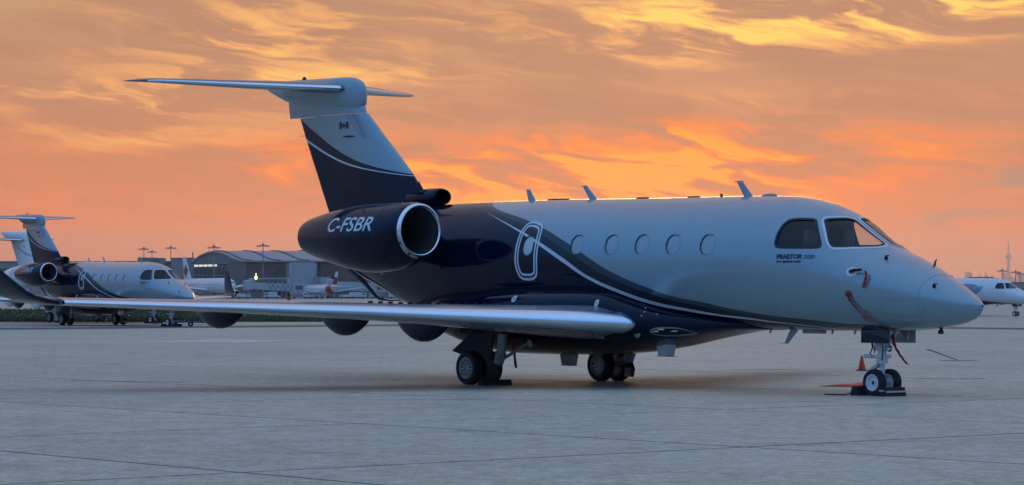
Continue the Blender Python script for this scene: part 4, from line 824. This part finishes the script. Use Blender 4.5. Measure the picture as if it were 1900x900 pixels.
b3 = block('stair_core', 318, 357, 480, 1145, 16, 'facade_grey', 'grey stair block between the pier building and the arched hall'); mk('chimney', box(8.6, 9.1, 1, 1.5, ZZ(480, 1145), ZZ(468, 1145)), 'facade_dark', b3, 0)
mk('coping', box(-.2, U(357, 1145) - U(318, 1145) + .2, -.2, 16, ZZ(480, 1145), ZZ(480, 1145) + .4), 'facade_dark', b3, 0)
b4 = block('clad_block', 536, 583, 487, 1080, 16, 'facade_pale', 'tall pale windowless block in front of the glass hall'); w4 = U(583, 1080) - U(536, 1080)
mk('side_return', box(-1.2, 0, 1, 16, 0, ZZ(489, 1080)), 'facade_grey', b4, 0); mk('roof_unit', join(box(2.5, 5, 3, 7, ZZ(487, 1080), ZZ(483, 1080)), box(1.2, 2.4, 3, 7, ZZ(487, 1080), ZZ(485, 1080))), 'facade_dark', b4, 0)
for k in range(1, 5): mk('panel_joint', box(k * w4 / 5 - .04, k * w4 / 5 + .04, -.03, .0, 0.2, ZZ(487.3, 1080)), 'facade_grey', b4, 0)
b5 = block('annex', 583.2, 610, 514, 1078, 10, 'facade_pale', 'low pale annex right of the tall windowless block'); mk('recess', box(.2, (U(595, 1078) - U(583.2, 1078)), -.06, 0, .3, ZZ(514.5, 1078)), 'facade_grey', b5, 0)
# jet bridges
def bridge(x0, x1, ya, yb, d, hgt, label, truss=True, glass=True):
    u0, u1 = U(x0, d), U(x1, d); za, zb = ZZ(ya, d), ZZ(yb, d); r_ = empty('jet_bridge', (u0, d, 0), label=label, cat='jet bridge', group='jet bridges')
    mk('tunnel', loft([[(x, y, z) for y, z in ((-1.5, z0), (-1.5, z0 + hgt), (1.5, z0 + hgt), (1.5, z0))] for x, z0 in ((0, za), ((u1 - u0) * .48, (za + zb) / 2), (u1 - u0, zb))]), 'bridge_paint', r_, 0)
    mk('rotunda', lathe([(0, .5), (za - .4, .5), (za - .4, 2.0), (za + hgt + .5, 2.0), (za + hgt + .9, .01)], 16, 'z', (-1.2, 0, 0)), 'bridge_paint', r_)
    cab_x = u1 - u0; mk('cab', bm_box(cab_x - .2, cab_x + 4.2, -2.2, 2.0, zb - .2, zb + hgt + .3, .2), 'bridge_paint', r_, 0); mk('cab_window', box(cab_x + .6, cab_x + 3.4, -2.28, -2.2, zb + .7, zb + hgt - .3), 'far_glass', r_, 0)
    for lx in (.62, .84):
        xx = (u1 - u0) * lx; mk('leg', join(box(xx - .25, xx + .25, -1.6, -1.2, .6, zb + .4), box(xx - .25, xx + .25, 1.2, 1.6, .6, zb + .4), box(xx - .5, xx + .5, -1.9, 1.9, .2, .9)), 'truss', r_, 0)
    if truss:
        n_ = 11; xs_ = np.linspace((u1 - u0) * .40, u1 - u0 - .4, n_); zl = lambda x: za + (zb - za) * x / (u1 - u0)
        for i in range(n_ - 1):
            a, b = xs_[i], xs_[i + 1]; p = (a, -1.56, zl(a) + (.25 if i % 2 else hgt - .25)); q_ = (b, -1.56, zl(b) + (hgt - .25 if i % 2 else .25)); mk('truss_bar', tube([p, q_], .11, 6), 'truss', r_)
    if glass:
        mk('upper_corridor', box(-1, (u1 - u0) * .86, 2, 5, ZZ(527, d), ZZ(515.5, d)), 'bridge_paint', r_, 0)
        for k in range(7): mk('corridor_window', box(1.4 + k * 1.75, 2.95 + k * 1.75, 1.92, 2.0, ZZ(525.5, d), ZZ(517.5, d)), 'far_glass', r_, 0)
    return r_
bridge(466, 546, 536, 541, 1040, 2.6, 'pale jet bridge with zigzag side bracing, reaching to the smaller airliner')
bridge(619, 697, 538, 541, 1062, 3.4, 'plain pale jet bridge behind the smaller airliner\'s tail', False, False)
# airliners
mat('airliner_white', (.60, .63, .66), .35, 0, .3, var=.06, vscale=.3); mat('airliner_grey', (.30, .33, .36), .4); mat('airliner_red', (.26, .015, .03), .4); mat('airliner_dark', (.02, .03, .035), .3)
LEAF = [(0, 1.), (.18, .62), (.40, .74), (.33, .2), (.62, .48), (.70, .30), (1.0, .36), (.84, .02), (.96, -.10), (.52, -.46), (.56, -.62), (.07, -.52), (.05, -1.)]; LEAF = LEAF + [(-a, b) for a, b in reversed(LEAF[1:])]
def airliner(u, v, th, Ln, D, label, red_rear=False, sweep=.55, span=.52):
    r_ = empty('airliner', (u, v, 0), math.pi - th, label=label, cat='airliner', group='airliners at the terminal'); zc_ = D * .5 + 1.5 * D / 4; secs = []
    for x, k, dz_ in ((0, .02, -.10), (.008, .25, -.09), (.03, .55, -.05), (.07, .85, -.02), (.12, 1, 0), (.66, 1, 0), (.78, .86, .06), (.90, .5, .22), (.985, .14, .36), (1, .03, .38)):
        secs.append([(x * Ln, D / 2 * k * math.cos(a), zc_ + dz_ * D + D / 2 * k * math.sin(a)) for a in np.linspace(0, 2 * math.pi, 28, endpoint=False)])
    mk('fuselage', loft(secs), 'airliner_white', r_)
    if red_rear: mk('red_tail_band', loft([[(x * Ln, D / 2 * k * 1.012 * math.cos(a), zc_ + dz_ * D + D / 2 * k * 1.012 * math.sin(a)) for a in np.linspace(0, 2 * math.pi, 28, endpoint=False)] for x, k, dz_ in ((.74, .905, .04), (.78, .86, .06), (.86, .62, .16))], True, False, False), 'airliner_red', r_)
    mk('cockpit_window', loft([[(x * Ln, D / 2 * k * 1.01 * math.cos(a), zc_ + dz_ * D + D / 2 * k * 1.01 * math.sin(a)) for a in np.linspace(.35, math.pi - .35, 12)] for x, k, dz_ in ((.022, .46, -.06), (.040, .64, -.04))], False, False, False), 'airliner_dark', r_)
    for s in (1, -1):
        mm = (lambda a: a) if s > 0 else mirror; hs = span * Ln; z0 = zc_ - D * .32
        wsx = lambda f: (.37 * Ln + sweep * hs * f)
        wg_ = mk('wing', mm(loft([wing_sec((wsx(f), D * .3 + (hs - D * .3) * f, z0 + hs * .10 * f + .05 * hs * f * f), Ln * c, .11) for f, c in ((0, .20), (.35, .115), (.95, .035), (1, .012))])), 'airliner_white', r_)
        ey = hs * .32; mk('engine', mm(join(lathe([(0, D * .20), (-.05 * D, D * .225), (.0, D * .25), (.35 * D, D * .27), (.7 * D, D * .23), (.95 * D, D * .15), (1.0 * D, .01)], 24, 'x', (.30 * Ln + sweep * ey * .8, ey, z0 - D * .22)))), 'airliner_white', wg_)
        mk('engine_inlet', mm(lathe([(.02 * D, D * .205), (.3 * D, D * .19), (.3 * D, .01)], 20, 'x', (.30 * Ln + sweep * ey * .8, ey, z0 - D * .22))), 'airliner_dark', wg_)
        mk('pylon', mm(box(.30 * Ln + sweep * ey * .8 + .3 * D, .30 * Ln + sweep * ey * .8 + 1.1 * D, ey - .15, ey + .15, z0 - D * .05, z0 + hs * .04)), 'airliner_white', wg_, 0)
        mk('tailplane', mm(loft([wing_sec((Ln * (.86 + .10 * f), .2 + hs * .34 * f, zc_ + D * .28 + hs * .02 * f), Ln * c, .09) for f, c in ((0, .10), (1, .035))])), 'airliner_white', r_)
        mk('window_row', mm(([(x, y * 1.004, z) for x in (.12 * Ln, .72 * Ln) for y, z in ((math.sqrt((D / 2) ** 2 - (.10 * D) ** 2), zc_ + .10 * D), (math.sqrt((D / 2) ** 2 - (.06 * D) ** 2), zc_ + .06 * D))], [(0, 2, 3, 1)])), 'airliner_grey', r_, 0)
        mk('main_wheel', mm(lathe([(-.3, .2), (-.3, .62), (.3, .62), (.3, .2)], 16, 'y', (.52 * Ln, D * .62, .62))), 'tyre', r_); mk('gear_leg', mm(tube([(.52 * Ln, D * .62, .6), (.51 * Ln, D * .62, z0)], .16, 8)), 'airliner_grey', r_)
    mk('nose_wheel', join(lathe([(-.25, .2), (-.25, .45), (.25, .45), (.25, .2)], 16, 'y', (.10 * Ln, 0, .45)), tube([(.10 * Ln, 0, .45), (.10 * Ln, 0, zc_ - D * .4)], .12, 8)), 'tyre', r_)
    fh = Ln * .165; f0 = zc_ + D * .36
    fn = mk('fin', loft([[(x0 + x * c, y * c, z) for x, y in (lambda t2: t2[0] + t2[1])(airfoil(12, .09, 0))] for z, x0, c in ((f0, .80 * Ln, .155 * Ln), (f0 + fh, .80 * Ln + .125 * Ln, .065 * Ln))]), 'airliner_white', r_)
    lc = (.905 * Ln, f0 + fh * .40); lr = fh * .27
    for s in (1, -1): mk('leaf_emblem', ([(lc[0] + (a * lr), s * (.0065 * Ln + .02), lc[1] + b * lr * 1.1) for a, b in (LEAF if s > 0 else LEAF[::-1])], [tuple(range(len(LEAF)))]), 'airliner_red', fn, 0)
    if red_rear:
        mk('red_fin_band', loft([[(x0 + x * c, y * c * 1.05, z) for x, y in (lambda t2: t2[0] + t2[1])(airfoil(12, .09, 0))] for z, x0, c in ((f0 + fh * .10, .80 * Ln + .0125 * Ln, .146 * Ln), (f0 + fh * .62, .80 * Ln + .0775 * Ln, .099 * Ln))], True, False, False), 'airliner_red', fn)
    return r_
airliner(U(434, 1032), 1032, R(63), 57., 5.75, 'white wide-body airliner with a red maple leaf on its fin, left of the glass hall')
airliner(U(566, 1070), 1070, R(180 + 63), 33., 3.95, 'smaller white airliner with dark red tail, parked at the jet bridge', True)
# light masts
mat('mast_steel', (.22, .21, .21), .6)
def mast(x, ytop, d, label, wd_=2.1):
    u = U(x, d); zt_ = ZZ(ytop, d); m_ = mk('light_mast', tube([(0, 0, 0), (0, 0, zt_)], [.32, .16], 10), 'mast_steel', label=label, cat='light mast', group='apron light masts'); m_.location = (u, d, 0)
    mk('crossarm', join(box(-wd_, wd_, -.1, .1, zt_ - 1.3, zt_ - 1.05), box(-.5, .5, -.5, .5, zt_ - 1.5, zt_ - .6)), 'mast_steel', m_, 0)
    for k in (-1, -.5, .5, 1): mk('lamp_head', bm_box(k * wd_ - .32, k * wd_ + .32, -.45, .2, zt_ - 1.75, zt_ - 1.2, .06), 'facade_grey', m_, 0)
    return m_
for x, y, d, lb in ((267, 457, 1260, 'tall light mast over the plant room, leftmost of three behind the pier building'), (282, 463, 1400, 'shorter light mast, middle one of three behind the pier building'), (317, 455, 1230, 'tall light mast by the grey stair block, right of three behind the pier'), (397, 453, 1060, 'tall light mast in front of the arched end of the glass hall'), (488, 450, 1062, 'tall light mast in front of the glass hall, right of the arch'), (1859.5, 498, 1350, 'slender light mast left of the hazy tower'), (1884.5, 500.5, 1350, 'slender light mast right of the hazy tower'), (1893, 504, 1600, 'light mast nearest the right edge of the picture')): mast(x, y, d, lb)
fl_ = mk('flood_light', tube([(0, 0, 0), (0, 0, 7.9)], .12, 8), 'mast_steel', label='amber flood light glowing on a pole beside the jet bridge', cat='lamp'); fl_.location = (U(475, 1030), 1030, 0)
mat('amber_lamp', (1, .7, .2), .5, emit=(1, .66, .2, 1.6)); mat('white_lamp', (1, 1, .95), .5, emit=(1, .97, .85, 1.6))
mk('lamp', lathe([(7.2, .01), (7.3, .45), (7.9, .62), (8.6, .5), (8.9, .01)], 12, 'z'), 'amber_lamp', fl_); mk('top_lamp', lathe([(9.2, .01), (9.25, .3), (9.55, .3), (9.6, .01)], 10, 'z'), 'white_lamp', fl_); mk('bracket', box(-.06, .06, .0, .12, 7.6, 9.3), 'mast_steel', fl_, 0)
# service vehicles by the stands
mat('truck_white', (.45, .48, .5), .5); mat('truck_grey', (.18, .2, .22), .5); mat('marker_red', (.25, .02, .02), .6)
def truck(x, d, L_, H_, m_, label, flip=1):
    t_ = mk('service_truck', bm_box(-L_ / 2, L_ * .2, -1.1, 1.1, .7, H_, .08), m_, None, 0, label=label, cat='truck', group='service vehicles by the stands'); t_.location = (U(x, d), d, 0); t_.rotation_euler = (0, 0, 0 if flip > 0 else math.pi)
    mk('cab', bm_box(L_ * .22, L_ / 2, -1.05, 1.05, .6, min(H_, 2.3), .12), 'truck_white', t_, 0)
    for s in (1, -1): mk('cab_window', box(L_ * .28, L_ * .44, s * 1.06 - .02, s * 1.06 + .02, 1.45, 2.05), 'far_glass', t_, 0)
    for xx in (-L_ * .32, L_ * .33):
        for s in (1, -1): mk('wheel', lathe([(-.12, .15), (-.12, .42), (.12, .42), (.12, .15)], 14, 'y', (xx, s * .95, .42)), 'tyre', t_)
for x, d, L_, H_, m_, lb, fl2 in ((505, 1005, 5.6, 2.6, 'truck_white', 'white box truck under the zigzag jet bridge', -1), (452, 1000, 5., 1.9, 'truck_white', 'low white service vehicle beside the wide-body airliner\'s engine', 1), (556, 1012, 6.2, 1.9, 'truck_grey', 'dark low service truck under the small airliner\'s nose', 1), (588, 1015, 6., 1.7, 'truck_grey', 'dark tug and load under the small airliner\'s wing', -1), (664, 1030, 6.4, 2.5, 'truck_white', 'white service truck right of the small airliner\'s tail', 1), (700, 1035, 6., 2.2, 'truck_grey', 'dark service truck below the plain jet bridge', -1), (735, 1030, 5.6, 2.4, 'truck_white', 'white van-sized truck near the near jet\'s belly', 1), (15, 940, 7., 2.8, 'truck_grey', 'dark truck at the left edge beyond the grass', 1), (640, 1020, 4.2, 1.6, 'truck_white', 'small white tug just right of the small airliner\'s red band', -1)): truck(x, d, L_, H_, m_, lb, fl2)
mb = mk('marker_post', join(box(-.55, .55, -.15, .15, 0, 1.0)), 'marker_red', None, 0, label='small red and dark marker post on the taxiway, right one of two', cat='marker post'); mb.location = (U(536, 780), 780, 0); mk('head', join(box(-.45, .45, -.13, .13, 1.0, 1.9), box(-.2, .2, -.1, .1, 1.9, 2.5)), 'dark_metal', mb, 0)
mb = mk('marker_board', join(box(-.5, .5, -.1, .1, 1.35, 2.6)), 'dark_metal', None, 0, label='dark marker board on pale legs on the taxiway, left one of two', cat='marker post'); mb.location = (U(518, 790), 790, 0)
for k in (-.38, .26): mk('leg', box(k, k + .12, -.05, .05, 0, 1.35), 'truck_white', mb, 0)
# right-hand background
b6 = block('cargo_shed', 1852, 1990, 525, 1500, 40, 'facade_grey', 'long low grey shed at the right edge behind the white jet'); mk('eave', box(-.5, U(1990, 1500) - U(1852, 1500), -.5, 40, ZZ(525, 1500), ZZ(523.5, 1500)), 'facade_dark', b6, 0)
for k in range(8): mk('shed_door', box(2 + k * 5.0, 6 + k * 5.0, -.1, 0, 0.2, 5.), 'facade_dark', b6, 0)
b7 = block('equipment_hall', 1797, 1853, 516, 1420, 20, 'facade_dark', 'dark hall with roof aerials just above the white jet\'s fuselage')
z7 = ZZ(516, 1420)
for x_, h_ in ((2.0, 2.6), (5.5, 1.2), (6.5, 2.4), (9.2, 3.2), (12.6, 1.8)): mk('roof_aerial', tube([(x_, 2, z7), (x_, 2, z7 + h_)], .10, 6), 'dark_metal', b7)
mk('roof_platform', box(1, 13.5, 1, 8, z7, z7 + .6), 'facade_dark', b7, 0)
mat('tower_concrete', (.36, .35, .34), .8)
DT = 24000; tw = mk('communications_tower', loft([[(r * math.cos(a), r * math.sin(a), z) for a in np.linspace(0, 2 * math.pi, 12, endpoint=False)] for z, r in ((0, 33), (80, 23), (200, 15), (300, 11), (330, 10))]), 'tower_concrete', label='tall slender communications tower with a round pod, faint in the haze', cat='tower'); tw.location = (U(1871, DT), DT, 0)
mk('pod', lathe([(306, 9), (318, 20), (326, 28), (336, 29), (346, 24), (356, 14), (362, 8)], 24, 'z'), 'tower_concrete', tw); mk('upper_shaft', lathe([(360, 8), (420, 5.5), (428, 9), (436, 8), (440, 4)], 16, 'z'), 'tower_concrete', tw); mk('antenna', lathe([(438, 4.), (470, 3.), (500, 2.), (512, .3)], 10, 'z'), 'tower_concrete', tw)
for x0, x1, yt, lb in ((1792, 1803, 506, 'faint high-rise block in the haze, well left of the hazy tower'), (1861, 1867, 507, 'faint high-rise touching the left foot of the hazy tower'), (1874, 1879, 513, 'faint low block touching the right foot of the hazy tower'), (1889.5, 1893.5, 505, 'faint narrow high-rise right of the hazy tower'), (1881, 1886, 517, 'faint squat block between the hazy tower and the light mast'), (1895, 1902, 511, 'faint high-rise at the very right edge')):
    b8 = block('high_rise', x0, x1, yt, 22500, 60, 'tower_concrete', lb, 0.); b8['group'] = 'hazy high-rises'; ww = U(x1, 22500) - U(x0, 22500); mk('roof_block', box(ww * .25, ww * .7, 10, 40, ZZ(yt, 22500), ZZ(yt, 22500) + 9), 'tower_concrete', b8, 0)
HAZE = 3.6e-5
# ------------------------------------------------------------------ haze
hz = bpy.data.materials.new('haze_air'); hz.use_nodes = True; q = NT(hz.node_tree); q.n.remove(q.n['Principled BSDF'])
pv = q.add('ShaderNodeVolumePrincipled'); pv.inputs['Color'].default_value = (1, .96, .93, 1); pv.inputs['Density'].default_value = HAZE; pv.inputs['Anisotropy'].default_value = .72
q.l.new(pv.outputs[0], q.n['Material Output'].inputs['Volume']); MATS['haze_air'] = hz
mk('haze', box(-9000, 9000, -300, 26000, -1.1, 545), 'haze_air', smooth=0, kind='stuff', label='thin evening haze over the airfield', cat='haze')
